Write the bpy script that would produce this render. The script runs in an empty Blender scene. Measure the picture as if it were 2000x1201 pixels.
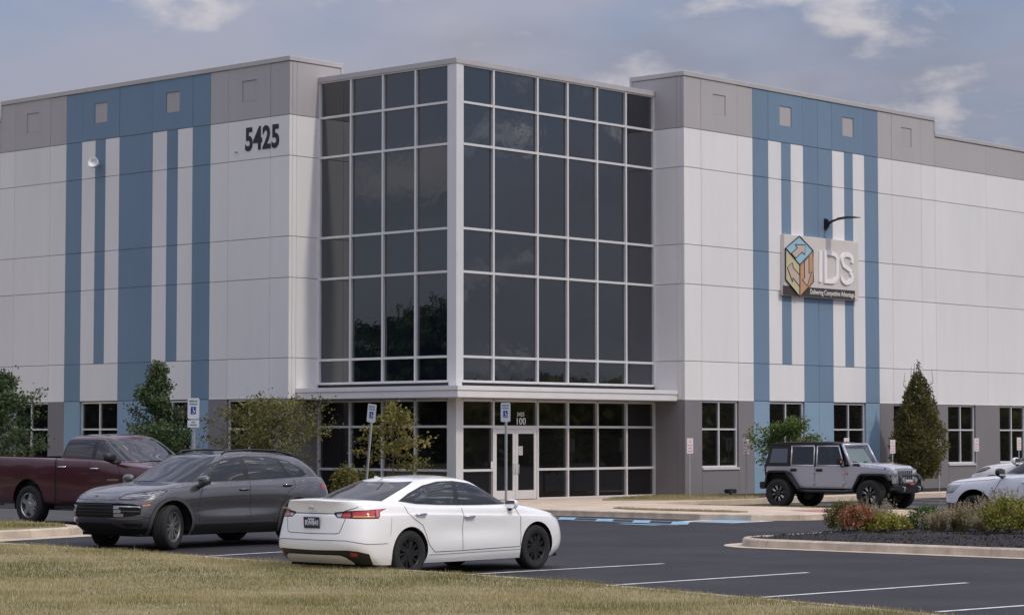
import bpy, bmesh, math, random
import numpy as np
from mathutils import Vector, Matrix
from mathutils.bvhtree import BVHTree
R_ = math.radians
scene = bpy.context.scene
COL = scene.collection
random.seed(7); RNG = np.random.default_rng(11)

# ------------------------------------------------------------------ camera
# world: metres, z = 0 on the parking lot; the office's two fronts run along +X and +Y
F_PX, YAW, PIT, HC = 4600.0, R_(42.15), R_(3.11), 2.1
cam_d = bpy.data.cameras.new('camera'); cam = bpy.data.objects.new('camera', cam_d); COL.objects.link(cam)
cam.location = (0, 0, HC); cam.rotation_euler = (math.pi/2 + PIT, 0, YAW - math.pi/2)
cam_d.sensor_fit = 'HORIZONTAL'; cam_d.sensor_width = 36; cam_d.lens = 36*F_PX/2000
cam_d.clip_start = .5; cam_d.clip_end = 4000
scene.camera = cam
# ------------------------------------------------------------------ sky and sun
SUN_AZ = R_(-90 + 5)     # the sun stands off the right-hand front (towards -Y)
SUN_EL, SUN_STR, SKY_STR, EXPOSURE, OVER = R_(48), 1.5, 0.086, 0.0, 4.6
world = bpy.data.worlds.new('World'); scene.world = world; world.use_nodes = True
def build_world():
    nt = world.node_tree; N = nt.nodes; L = nt.links; N.clear()
    out = N.new('ShaderNodeOutputWorld'); bg = N.new('ShaderNodeBackground')
    bg.inputs['Strength'].default_value = SKY_STR
    sky = N.new('ShaderNodeTexSky'); sky.sky_type = 'NISHITA'; sky.sun_disc = False
    sky.sun_elevation = SUN_EL; sky.sun_rotation = R_(180); sky.air_density = 1.0; sky.dust_density = .8; sky.ozone_density = 2.2
    geo = N.new('ShaderNodeTexCoord'); sep = N.new('ShaderNodeSeparateXYZ'); L.new(geo.outputs['Generated'], sep.inputs[0])
    def mth(op, a, b=None):
        m = N.new('ShaderNodeMath'); m.operation = op
        for i, v in enumerate((a, b)):
            if v is None: continue
            if isinstance(v, (int, float)): m.inputs[i].default_value = v
            else: L.new(v, m.inputs[i])
        return m.outputs[0]
    cmb = N.new('ShaderNodeCombineXYZ')     # clouds lie flatter than wide
    L.new(sep.outputs[0], cmb.inputs[0]); L.new(sep.outputs[1], cmb.inputs[1]); L.new(mth('MULTIPLY', sep.outputs[2], 2.3), cmb.inputs[2])
    def noise(scale, det, rough, dist=0.0):
        n = N.new('ShaderNodeTexNoise'); n.inputs['Scale'].default_value = scale; n.inputs['Detail'].default_value = det
        n.inputs['Roughness'].default_value = rough; n.inputs['Distortion'].default_value = dist
        L.new(cmb.outputs[0], n.inputs['Vector']); return n.outputs['Fac']
    def ramp(fac, a, b):
        r = N.new('ShaderNodeMapRange'); r.interpolation_type = 'SMOOTHSTEP'
        r.inputs['From Min'].default_value = a; r.inputs['From Max'].default_value = b; L.new(fac, r.inputs['Value']); return r.outputs[0]
    def mix(fac, a, b):
        m = N.new('ShaderNodeMix'); m.data_type = 'RGBA'
        if isinstance(fac, (int, float)): m.inputs[0].default_value = fac
        else: L.new(fac, m.inputs[0])
        for i, v in ((6, a), (7, b)):
            if isinstance(v, tuple): m.inputs[i].default_value = v
            else: L.new(v, m.inputs[i])
        return m.outputs[2]
    haze = ramp(noise(5.0, 5, .5, .3), .32, .66)
    puff = ramp(noise(15.0, 8, .54, .15), .535, .69)
    # sunlit cloud and veil glow more overhead than near the horizon, as a thin overcast does
    up = mth('ADD', mth('MULTIPLY', mth('MAXIMUM', sep.outputs[2], 0.0), OVER), 1.0)
    def lit(col):
        v = N.new('ShaderNodeVectorMath'); v.operation = 'SCALE'; v.inputs[0].default_value = col; L.new(up, v.inputs['Scale']); return v.outputs[0]
    s0 = mix(0.55, sky.outputs[0], lit((1.75, 2.05, 3.1)))
    veil0 = mix(mth('MULTIPLY', haze, .85), s0, lit((2.75, 2.68, 3.15)))
    grey = ramp(noise(7.5, 6, .52, .2), .46, .70)
    veil = mix(mth('MULTIPLY', grey, .50), veil0, lit((1.72, 1.74, 2.15)))
    dt = N.new('ShaderNodeVectorMath'); dt.operation = 'DOT_PRODUCT'; L.new(geo.outputs['Generated'], dt.inputs[0]); dt.inputs[1].default_value = (math.cos(SUN_AZ)*math.cos(SUN_EL), math.sin(SUN_AZ)*math.cos(SUN_EL), math.sin(SUN_EL))
    glow = mth('ADD', mth('MULTIPLY', mth('POWER', mth('MAXIMUM', dt.outputs['Value'], 0.0), 2.0), 3.4), 1.0)   # cloud edges shine towards the sun
    pf = N.new('ShaderNodeVectorMath'); pf.operation = 'SCALE'; L.new(lit((4.1, 3.9, 4.05)), pf.inputs[0]); L.new(glow, pf.inputs['Scale'])
    allc = mix(mth('MULTIPLY', puff, .82), veil, pf.outputs[0])
    L.new(allc, bg.inputs[0]); L.new(bg.outputs[0], out.inputs[0])
build_world()
sun_d = bpy.data.lights.new('sun', 'SUN'); sun_d.energy = SUN_STR; sun_d.angle = R_(2.5); sun_d.color = (1, .92, .78)
sun = bpy.data.objects.new('sun', sun_d); COL.objects.link(sun)
sd = Vector((math.cos(SUN_AZ)*math.cos(SUN_EL), math.sin(SUN_AZ)*math.cos(SUN_EL), math.sin(SUN_EL)))
sun.rotation_euler = sd.to_track_quat('Z', 'Y').to_euler()
scene.view_settings.view_transform = 'Standard'; scene.view_settings.look = 'None'
scene.view_settings.exposure = EXPOSURE; scene.view_settings.gamma = 1
scene.render.engine = 'CYCLES'

# ------------------------------------------------------------------ pixel -> place
_fw = Vector((math.cos(YAW)*math.cos(PIT), math.sin(YAW)*math.cos(PIT), math.sin(PIT)))
_rt = Vector((math.sin(YAW), -math.cos(YAW), 0)); _up = _rt.cross(_fw)
def at(px, py, axis, v):
    """the point of plane <axis>=v seen at photo pixel px,py"""
    d = _fw + _rt*((px-1000)/F_PX) - _up*((py-600.5)/F_PX); c = Vector((0, 0, HC))
    return c + d*((v-c[axis])/d[axis])
def gnd(px, py, z=0.0): return at(px, py, 2, z)

# ------------------------------------------------------------------ materials
def _n(nt, t): return nt.nodes.new(t)
def mat(name, col, rough=.6, var=.08, scale=3.0, bump=0.0, bscale=60.0, metal=0.0, spec=.5, coat=0.0, col2=None, stretch=None, ior=None, rand=0.0, emit=None, grime=None, speck=0.0):
    m = bpy.data.materials.new(name); m.use_nodes = True; nt = m.node_tree; L = nt.links
    b = nt.nodes['Principled BSDF']
    b.inputs['Roughness'].default_value = rough; b.inputs['Metallic'].default_value = metal
    b.inputs['Specular IOR Level'].default_value = spec; b.inputs['Coat Weight'].default_value = coat; b.inputs['Coat Roughness'].default_value = .04
    if ior: b.inputs['IOR'].default_value = ior
    c = tuple(col)+(1,)
    if emit: b.inputs['Emission Color'].default_value = tuple(col)+(1,); b.inputs['Emission Strength'].default_value = emit
    if var > 0 or col2 or rand > 0:
        geo = _n(nt, 'ShaderNodeNewGeometry'); vec = geo.outputs['Position']
        if stretch:
            mp = _n(nt, 'ShaderNodeMapping'); mp.inputs['Scale'].default_value = stretch; L.new(vec, mp.inputs['Vector']); vec = mp.outputs[0]
        nz = _n(nt, 'ShaderNodeTexNoise'); nz.inputs['Scale'].default_value = scale; nz.inputs['Detail'].default_value = 7; nz.inputs['Roughness'].default_value = .6
        L.new(vec, nz.inputs['Vector'])
        rp = _n(nt, 'ShaderNodeMapRange'); rp.inputs['From Min'].default_value = .3; rp.inputs['From Max'].default_value = .7; L.new(nz.outputs['Fac'], rp.inputs['Value'])
        mx = _n(nt, 'ShaderNodeMix'); mx.data_type = 'RGBA'; L.new(rp.outputs[0], mx.inputs[0])
        c2 = tuple(col2)+(1,) if col2 else tuple(min(1, v*(1+var)) for v in col)+(1,)
        c1 = c if col2 else tuple(v*(1-var) for v in col)+(1,)
        mx.inputs[6].default_value = c1; mx.inputs[7].default_value = c2
        o = mx.outputs[2]
        if speck > 0 or grime:
            n3 = _n(nt, 'ShaderNodeTexNoise'); n3.inputs['Scale'].default_value = 55 if speck else 1.0; n3.inputs['Detail'].default_value = 3
            if grime:
                mp3 = _n(nt, 'ShaderNodeMapping'); mp3.inputs['Scale'].default_value = grime; L.new(geo.outputs['Position'], mp3.inputs['Vector']); L.new(mp3.outputs[0], n3.inputs['Vector'])
            else: L.new(geo.outputs['Position'], n3.inputs['Vector'])
            r3 = _n(nt, 'ShaderNodeMapRange'); r3.inputs['From Min'].default_value = .35; r3.inputs['From Max'].default_value = .68; L.new(n3.outputs['Fac'], r3.inputs['Value'])
            k_ = speck or .012; r3.inputs['To Min'].default_value = 1-k_; r3.inputs['To Max'].default_value = 1+k_
            h3 = _n(nt, 'ShaderNodeHueSaturation'); L.new(o, h3.inputs['Color']); L.new(r3.outputs[0], h3.inputs['Value']); o = h3.outputs[0]
        if rand > 0:
            oi = _n(nt, 'ShaderNodeObjectInfo'); mr = _n(nt, 'ShaderNodeMapRange'); L.new(oi.outputs['Random'], mr.inputs['Value'])
            mr.inputs['To Min'].default_value = 1-rand; mr.inputs['To Max'].default_value = 1+rand
            hs = _n(nt, 'ShaderNodeHueSaturation'); L.new(o, hs.inputs['Color']); L.new(mr.outputs[0], hs.inputs['Value']); o = hs.outputs[0]
        L.new(o, b.inputs['Base Color'])
    else: b.inputs['Base Color'].default_value = c
    if bump > 0:
        geo2 = _n(nt, 'ShaderNodeNewGeometry'); n2 = _n(nt, 'ShaderNodeTexNoise'); n2.inputs['Scale'].default_value = bscale; n2.inputs['Detail'].default_value = 5
        L.new(geo2.outputs['Position'], n2.inputs['Vector'])
        bp = _n(nt, 'ShaderNodeBump'); bp.inputs['Strength'].default_value = bump; bp.inputs['Distance'].default_value = .02
        L.new(n2.outputs['Fac'], bp.inputs['Height']); L.new(bp.outputs[0], b.inputs['Normal'])
    return m
def leafmat(name, cols, transl=.35):
    """colours picked per leaf by the 'rnd' attribute"""
    m = bpy.data.materials.new(name); m.use_nodes = True; nt = m.node_tree; L = nt.links; nt.nodes.clear()
    out = _n(nt, 'ShaderNodeOutputMaterial'); at_ = _n(nt, 'ShaderNodeAttribute'); at_.attribute_name = 'rnd'
    cr = _n(nt, 'ShaderNodeValToRGB'); el = cr.color_ramp.elements
    for i, c in enumerate(cols):
        p = i/(len(cols)-1)
        e = el[i] if i < 2 else el.new(p)
        e.position = p; e.color = tuple(c)+(1,)
    L.new(at_.outputs['Fac'], cr.inputs[0])
    d = _n(nt, 'ShaderNodeBsdfPrincipled'); d.inputs['Roughness'].default_value = .55; d.inputs['Specular IOR Level'].default_value = .3
    L.new(cr.outputs[0], d.inputs['Base Color'])
    t = _n(nt, 'ShaderNodeBsdfTranslucent'); L.new(cr.outputs[0], t.inputs['Color'])
    mx = _n(nt, 'ShaderNodeMixShader'); mx.inputs[0].default_value = transl
    L.new(d.outputs[0], mx.inputs[1]); L.new(t.outputs[0], mx.inputs[2]); L.new(mx.outputs[0], out.inputs[0])
    return m
def glassmat(name, tint, trans, ior=1.5, rough=.01):
    """tinted pane: part clear, the rest a dark mirror"""
    m = bpy.data.materials.new(name); m.use_nodes = True; nt = m.node_tree; L = nt.links
    b = nt.nodes['Principled BSDF']; out = nt.nodes['Material Output']
    b.inputs['Base Color'].default_value = tuple(tint)+(1,); b.inputs['Roughness'].default_value = rough; b.inputs['IOR'].default_value = ior
    if trans > 0:
        t = _n(nt, 'ShaderNodeBsdfTransparent'); t.inputs['Color'].default_value = tuple(min(1, .22+v*16) for v in tint)+(1,)
        g = _n(nt, 'ShaderNodeBsdfGlossy'); g.inputs['Roughness'].default_value = rough
        fr = _n(nt, 'ShaderNodeFresnel'); fr.inputs['IOR'].default_value = ior
        m1 = _n(nt, 'ShaderNodeMixShader'); m1.inputs[0].default_value = trans
        L.new(b.outputs[0], m1.inputs[1])
        m2 = _n(nt, 'ShaderNodeMixShader'); L.new(fr.outputs[0], m2.inputs[0]); L.new(t.outputs[0], m2.inputs[1]); L.new(g.outputs[0], m2.inputs[2])
        L.new(m2.outputs[0], m1.inputs[2]); L.new(m1.outputs[0], out.inputs[0])
    return m

MT = {}
MT['white'] = mat('white_wall_paint', (.745, .735, .73), .75, .035, .5, .05, 25, rand=.03, stretch=(1, 1, .35), grime=(3, 3, .22))
MT['blue'] = mat('slate_blue_wall_paint', (.158, .240, .340), .7, .05, .6, .05, 25, rand=.03, stretch=(1, 1, .35), grime=(5, 5, .22))
MT['blue_low'] = mat('pale_blue_wall_paint', (.225, .335, .445), .7, .04, .8, .05, 25)
MT['grey'] = mat('mid_grey_wall_paint', (.42, .40, .405), .75, .04, .6, .05, 25, rand=.025, stretch=(1, 1, .35), grime=(5, 5, .22))
MT['grey_low'] = mat('dark_grey_wall_paint', (.20, .188, .195), .75, .04, .8, .05, 25, rand=.015)
MT['joint'] = mat('joint_sealant', (.46, .455, .46), .8, .1, 2)
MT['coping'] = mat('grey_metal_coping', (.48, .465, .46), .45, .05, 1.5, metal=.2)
MT['alu'] = mat('silver_aluminium', (.76, .75, .75), .38, .03, 2, metal=.35)
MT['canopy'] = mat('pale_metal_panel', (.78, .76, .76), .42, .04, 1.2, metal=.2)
MT['glass'] = mat('dark_mirror_glass', (.004, .006, .011), .012, 0, bump=.22, bscale=.8, spec=.5, ior=2.2)
MT['glass'].node_tree.nodes['Principled BSDF'].inputs['Specular Tint'].default_value = (.95, .975, 1, 1)
MT['glass2'] = mat('smoked_window_glass', (.006, .006, .007), .02, 0, spec=.5, ior=1.75)
MT['black'] = mat('black_plastic', (.012, .012, .013), .45, 0)
MT['concrete'] = mat('pale_concrete', (.58, .47, .36), .85, .18, 1.1, .25, 40)
MT['kerb'] = mat('kerb_concrete', (.51, .43, .335), .85, .26, 2.6, .4, 40)
MT['asphalt'] = mat('sealed_asphalt', (.033, .032, .036), .78, .42, .40, .5, 90, spec=.35, speck=.35)
MT['asphalt2'] = mat('worn_asphalt', (.075, .073, .075), .85, .15, .5, .35, 90, spec=.3)
MT['line'] = mat('white_road_paint', (.62, .62, .62), .7, .25, 5)
MT['bluepaint'] = mat('blue_road_paint', (.24, .42, .55), .7, .22, 4)
MT['red_pad'] = mat('red_tactile_paving', (.45, .20, .17), .8, .1, 5)
MT['lawn'] = mat('dry_lawn_soil', (.22, .185, .095), .95, 0, 2.2, .5, 50, col2=(.32, .27, .15))
MT['mulch'] = mat('dark_mulch', (.022, .019, .018), .95, .3, 9, .8, 30)
MT['ground'] = mat('far_ground', (.13, .125, .06), .95, .2, .05)
MT['ink'] = mat('near_black_sign_paint', (.018, .019, .028), .5, .05, 3)
MT['sign_white'] = mat('white_sign_face', (.72, .74, .74), .4, .03, 8)
MT['galv'] = mat('galvanised_steel', (.42, .43, .44), .5, .1, 8, metal=.5)

# ------------------------------------------------------------------ mesh helpers
def wmat(o):
    m = o.matrix_basis.copy()
    if o.parent: m = wmat(o.parent) @ o.matrix_parent_inverse @ m
    return m
def link(o, parent=None, keep=False):
    COL.objects.link(o)
    if parent:
        o.parent = parent
        if keep: o.matrix_parent_inverse = wmat(parent).inverted()
    return o
def mobj(name, v, f, m, parent=None, smooth=False, keep=False):
    me = bpy.data.meshes.new(name); me.from_pydata([tuple(p) for p in v], [], [tuple(q) for q in f]); me.update()
    if smooth: me.polygons.foreach_set('use_smooth', [True]*len(me.polygons))
    if m: me.materials.append(m)
    return link(bpy.data.objects.new(name, me), parent, keep)
def bobj(name, bm, m, parent=None, smooth=False, keep=False):
    me = bpy.data.meshes.new(name); bm.to_mesh(me); bm.free()
    if smooth: me.polygons.foreach_set('use_smooth', [True]*len(me.polygons))
    if m: me.materials.append(m)
    return link(bpy.data.objects.new(name, me), parent, keep)
def tag(o, label=None, cat=None, group=None, kind=None):
    if label: o['label'] = label
    if cat: o['category'] = cat
    if group: o['group'] = group
    if kind: o['kind'] = kind
    return o
def thing(name, loc, label, cat, rz=0, group=None, scale=1):
    o = bpy.data.objects.new(name, None); o.empty_display_size = .3; COL.objects.link(o)
    o.location = loc; o.rotation_euler = (0, 0, rz); o.scale = (scale,)*3
    return tag(o, label, cat, group)
def part(name, parent):
    o = bpy.data.objects.new(name, None); o.empty_display_size = .1; return link(o, parent)
_boxes = {}
def box(name, lo, hi, m, parent=None, bev=0.0, keep=False):
    """one bevelled box, mesh data shared between equal boxes"""
    d = tuple(round(hi[i]-lo[i], 4) for i in range(3)); key = (d, round(bev, 4), m.name)
    if key not in _boxes:
        bm = bmesh.new(); bmesh.ops.create_cube(bm, size=1); bmesh.ops.scale(bm, vec=d, verts=bm.verts)
        if bev > 0: bmesh.ops.bevel(bm, geom=bm.edges[:], offset=bev, segments=1, affect='EDGES')
        me = bpy.data.meshes.new(name); bm.to_mesh(me); bm.free(); me.materials.append(m); _boxes[key] = me
    o = bpy.data.objects.new(name, _boxes[key]); o.location = [(lo[i]+hi[i])/2 for i in range(3)]
    return link(o, parent, keep)
class MB:
    """collects simple solids into one mesh"""
    def __init__(s): s.v = []; s.f = []
    def add(s, v, f):
        n = len(s.v); s.v += [tuple(p) for p in v]; s.f += [tuple(i+n for i in q) for q in f]; return s
    def box(s, lo, hi, M=None):
        x0, y0, z0 = lo; x1, y1, z1 = hi
        v = [(x0,y0,z0),(x1,y0,z0),(x1,y1,z0),(x0,y1,z0),(x0,y0,z1),(x1,y0,z1),(x1,y1,z1),(x0,y1,z1)]
        if M: v = [M @ Vector(p) for p in v]
        return s.add(v, [(3,2,1,0),(4,5,6,7),(0,1,5,4),(1,2,6,5),(2,3,7,6),(3,0,4,7)])
    def tube(s, pts, r, n=8, cap=True):
        pts = [Vector(p) for p in pts]; rs = r if isinstance(r, (list, tuple)) else [r]*len(pts)
        rings = []; prev = None
        for i, p in enumerate(pts):
            t = (pts[min(i+1, len(pts)-1)]-pts[max(i-1, 0)]).normalized()
            a = prev if prev is not None and abs(prev.dot(t)) < .95 else (Vector((0,0,1)) if abs(t.z) < .9 else Vector((1,0,0)))
            u = (a - t*a.dot(t)).normalized(); w = t.cross(u); prev = u
            rings.append([p+(u*math.cos(2*math.pi*k/n)+w*math.sin(2*math.pi*k/n))*rs[i] for k in range(n)])
        v = [q for rr in rings for q in rr]; f = []
        for i in range(len(rings)-1):
            for k in range(n): f.append((i*n+k, i*n+(k+1)%n, (i+1)*n+(k+1)%n, (i+1)*n+k))
        if cap: f.append(tuple(range(n-1, -1, -1))); f.append(tuple((len(rings)-1)*n+k for k in range(n)))
        return s.add(v, f)
    def lathe(s, prof, axis='y', n=32, c=(0,0,0), closed=False):
        """prof: (r, h) pairs turned about an axis through c"""
        v = []; f = []
        for r, h in prof:
            for k in range(n):
                a = 2*math.pi*k/n; p = {'y': (r*math.cos(a), h, r*math.sin(a)), 'z': (r*math.cos(a), r*math.sin(a), h), 'x': (h, r*math.cos(a), r*math.sin(a))}[axis]
                v.append((p[0]+c[0], p[1]+c[1], p[2]+c[2]))
        m = len(prof)
        for i in range(m-1 + (1 if closed else 0)):
            j = (i+1) % m
            for k in range(n): f.append((i*n+k, i*n+(k+1)%n, j*n+(k+1)%n, j*n+k))
        return s.add(v, f)
    def prism(s, poly, a, b, axis=1):
        """2-D outline pushed from a to b along an axis"""
        n = len(poly)
        def P(q, h): return {1: (q[0], h, q[1]), 0: (h, q[0], q[1]), 2: (q[0], q[1], h)}[axis]
        v = [P(q, a) for q in poly]+[P(q, b) for q in poly]
        f = [tuple(range(n)), tuple(range(2*n-1, n-1, -1))]+[(i, i+n, (i+1)%n+n, (i+1)%n) for i in range(n)]
        return s.add(v, f)
    def build(s, name, m, parent=None, smooth=False, keep=False, bev=0.0):
        if bev > 0:
            me = bpy.data.meshes.new(name); me.from_pydata(s.v, [], s.f); bm = bmesh.new(); bm.from_mesh(me); bpy.data.meshes.remove(me)
            bmesh.ops.recalc_face_normals(bm, faces=bm.faces); bmesh.ops.bevel(bm, geom=bm.edges[:], offset=bev, segments=2, affect='EDGES', clamp_overlap=True)
            return bobj(name, bm, m, parent, smooth, keep)
        me = bpy.data.meshes.new(name); me.from_pydata(s.v, [], s.f); bm = bmesh.new(); bm.from_mesh(me); bpy.data.meshes.remove(me)
        bmesh.ops.recalc_face_normals(bm, faces=bm.faces)
        return bobj(name, bm, m, parent, smooth, keep)
def text(name, body, size, m, parent, M, ext=.01, bold=0.0, sx=1.0, align='CENTER', keep=False):
    c = bpy.data.curves.new(name, 'FONT'); c.body = body; c.size = size; c.extrude = ext; c.offset = bold; c.align_x = align; c.align_y = 'CENTER'; c.resolution_u = 3
    t = bpy.data.objects.new('_t', c); me = bpy.data.meshes.new_from_object(t); bpy.data.objects.remove(t); bpy.data.curves.remove(c)
    me.transform(M @ Matrix.Diagonal((sx, 1, 1, 1))); me.name = name
    me.materials.clear(); me.materials.append(m)
    return link(bpy.data.objects.new(name, me), parent, keep)
# letter frames: u to the right, v up, facing outwards
def frame(o, u, v):
    u = Vector(u).normalized(); v = Vector(v).normalized(); w = u.cross(v)
    return Matrix(((u.x, v.x, w.x, o[0]), (u.y, v.y, w.y, o[1]), (u.z, v.z, w.z, o[2]), (0, 0, 0, 1)))
# ================================================================== ground
def sstep(a, b, x):
    t = min(1, max(0, (x-a)/(b-a))); return t*t*(3-2*t)
def lotz(x, y): return .155*sstep(26.5, 38, y)*(1-sstep(35, 45, x))
def sheet(name, poly, z, m, kind='structure', parent=None):
    o = mobj(name, [(x, y, z+lotz(x, y)) for x, y in poly], [tuple(range(len(poly)))], m, parent)
    if not parent: tag(o, kind=kind)
    return o
def slab(name, poly, z0, z1, m, parent=None):
    o = MB().prism(poly, z0, z1, 2).build(name, m, parent)
    if not parent: tag(o, kind='structure')
    return o
def rounded(x0, y0, x1, y1, r, n=8):
    p = []
    for cx, cy, a0 in ((x1-r, y1-r, 0), (x0+r, y1-r, 90), (x0+r, y0+r, 180), (x1-r, y0+r, 270)):
        p += [(cx+r*math.cos(R_(a0+90*i/n)), cy+r*math.sin(R_(a0+90*i/n))) for i in range(n+1)]
    return p
sheet('ground', [(-900, -900), (1100, -900), (1100, 1100), (-900, 1100)], -.04, MT['ground'])
def gl(px, py, dz=0.0):
    z = dz
    for _ in range(6): p = gnd(px, py, z); z = dz+lotz(p.x, p.y)
    return gnd(px, py, z)
KERB = [(25.9, 46.0), (25.2, 40.0)]+[tuple(gl(a, b, .15)[:2]) for a, b in ((0, 1058.5), (120, 1066.5), (250, 1075), (400, 1085), (600, 1099), (850, 1115), (1100, 1132), (1400, 1159), (1700, 1185), (1850, 1200))]+[(22.0, 11.0), (21.3, 8.0), (20, 0), (18, -14)]
def kerb_x(y):
    for (xa, ya), (xb, yb) in zip(KERB, KERB[1:]):
        if yb <= y <= ya: return xb+(xa-xb)*(y-yb)/(ya-yb)
    return KERB[-1][0] if y < 0 else KERB[0][0]
bm = bmesh.new(); gx = [17, 18]+list(np.linspace(19, 48, 59))+[52, 60, 80, 140]; gy = [-60, -20, 0]+list(np.linspace(5, 50, 91))+[60]; vv = {}
for i, x in enumerate(gx):
    for j, y in enumerate(gy): vv[i, j] = bm.verts.new((x, y, lotz(x, y)))
for i in range(len(gx)-1):
    for j in range(len(gy)-1): bm.faces.new((vv[i, j], vv[i+1, j], vv[i+1, j+1], vv[i, j+1]))
lot = tag(bobj('parking_lot', bm, MT['asphalt'], smooth=True), kind='structure')
def stripe(p, q, w, m, z=.004, name='painted_line'):
    p = Vector((p[0], p[1])); q = Vector((q[0], q[1])); t = (q-p).normalized(); n = Vector((-t.y, t.x))*w/2
    k = 8; v = []
    for i in range(k+1):
        c = p+(q-p)*i/k; zz = max(lotz(c.x, c.y), lotz(*(c-n)), lotz(*(c+n)))
        v += [(*(c-n), z+zz), (*(c+n), z+zz)]
    mobj(name, v, [(2*i, 2*i+2, 2*i+3, 2*i+1) for i in range(k)], m, lot)
for a, b in (((210, 1070.8), (560, 1051.3)), ((330, 1090.3), (600, 1074.9)), ((480, 1115), (920, 1092)), ((880, 1123.5), (1297, 1100.5)), ((1170, 1144.4), (1578, 1118)), ((1485, 1166.6), (1889, 1138)), ((1830, 1194.8), (2200, 1168))):
    stripe(gl(*a), gl(*b), .105, MT['line'], .006)
# accessible bays by the far kerb
stripe(gnd(1080, 1009.3), gnd(1352, 1019.6), .13, MT['bluepaint']); stripe(gnd(1080, 1013.2), gnd(1330, 1024.3), .13, MT['bluepaint'])
for cx in (1110, 1183.5, 1255.5, 1331):
    a = gnd(cx, 1009.3+(cx-1080)*.038); b = gnd(cx-5, 1013.4+(cx-1080)*.0445)
    stripe(a, b, .42, MT['bluepaint'], .008, 'painted_hatch')
for cx, cy in ((1062, 1033), (1226, 1025.2), (1418, 1017.6)):
    c = gnd(cx, cy); s = .86
    mobj('painted_square_border', [(c.x-s, c.y-s, .005), (c.x+s, c.y-s, .005), (c.x+s, c.y+s, .005), (c.x-s, c.y+s, .005)], [(0, 1, 2, 3)], MT['line'], lot)
    s = .60
    mobj('painted_square', [(c.x-s, c.y-s, .010), (c.x+s, c.y-s, .010), (c.x+s, c.y+s, .010), (c.x-s, c.y+s, .010)], [(0, 1, 2, 3)], MT['bluepaint'], lot)
for x0 in (56.25, 59.35, 60.4, 63.5, 66.6, 69.7, 72.8): stripe((x0, 43.0), (x0, 30.2), .11, MT['line'])
# ---- kerbs, each stone a part
def kerb_run(name, pts, w, z0, z1, m, label=None, step=3.0, closed=False):
    root = bpy.data.objects.new(name, None); root.location = (pts[0][0], pts[0][1], 0); COL.objects.link(root); tag(root, kind='structure')
    P = [Vector((x, y)) for x, y in pts]
    if closed: P.append(P[0])
    # even walk
    out = []; 
    for a, b in zip(P, P[1:]):
        n = max(1, round((b-a).length/step)); out += [a+(b-a)*i/n for i in range(n)]
    out.append(P[-1])
    N = len(out); nrm = []
    for i in range(N):
        a = out[i-1] if i > 0 else (out[-2] if closed else out[0]); b = out[i+1] if i < N-1 else (out[1] if closed else out[-1])
        t = (b-a).normalized(); nrm.append(Vector((-t.y, t.x)))
    for i in range(N-1):
        a, b = out[i], out[i+1]; t = (b-a).normalized()*.004
        pa, pb = a+t, b-t; na, nb = nrm[i]*w, nrm[i+1]*w
        v = []
        for q, nn in ((pa, na), (pb, nb)):
            h = lotz(q.x, q.y); v += [(*q, z0+h), (*(q+nn*.10), z1-.03+h), (*(q+nn*.28), z1+h), (*(q+nn*.9), z1+h), (*(q+nn), z1-.02+h), (*(q+nn), z0+h)]
        f = [(k, (k+1) % 6, 6+(k+1) % 6, 6+k) for k in range(6)]+[(5, 4, 3, 2, 1, 0), (6, 7, 8, 9, 10, 11)]
        me = MB().add(v, f).build('kerb_stone', m, root, keep=True)
    return root
kerb_run('kerb', [(x, y) for x, y in KERB][::-1], .16, -.03, .15, MT['kerb'])
sheet('gutter', [(x, y) for x, y in KERB]+[(x+.32, y) for x, y in KERB[::-1]], .006, MT['kerb'])
# left kerb, verge and the drive the pickup stands on
LK = [tuple(gl(a, b, .16)[:2]) for a, b in ((-60, 1040), (0, 1036.5), (60, 1033.5), (140, 1029.5))]; LK.append((LK[-1][0]+.7, LK[-1][1]+.55)); LK.append((LK[-1][0]+.25, LK[-1][1]+.9))
kerb_run('kerb', LK, .24, -.03, .165, MT['kerb'], step=2.0)
sheet('gutter', LK[:5]+[(x+.12, y-.55) for x, y in LK[:5]][::-1], .008, MT['kerb'])
slab('verge', [(x, y+.15) for x, y in LK[:4]]+[(LK[5][0]-.2, LK[5][1]), (LK[5][0]-.1, 41.6), (25.0, 44.0), (16, 45.5), (16, 40)], -.03, .335, MT['lawn'])
slab('service_drive', [(LK[5][0]+.02, 37.2), (37.7, 37.2), (37.7, 60), (14, 60), (14, 45.7), (25, 44.15), (LK[5][0]-.05, 41.75)], -.03, .162, MT['asphalt2'])
slab('lawn', [(14, 60.0), (49.6, 60.0), (49.6, 120), (14, 120)], -.03, .16, MT['lawn'])
slab('planting_bed', [(43.2, 47.05), (50.1, 47.05), (50.8, 48.3), (50.8, 54.2), (49.58, 54.2), (49.58, 59.99), (37.8, 59.99), (37.8, 50.5), (43.2, 49.5)], -.03, .17, MT['mulch'])
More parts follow.
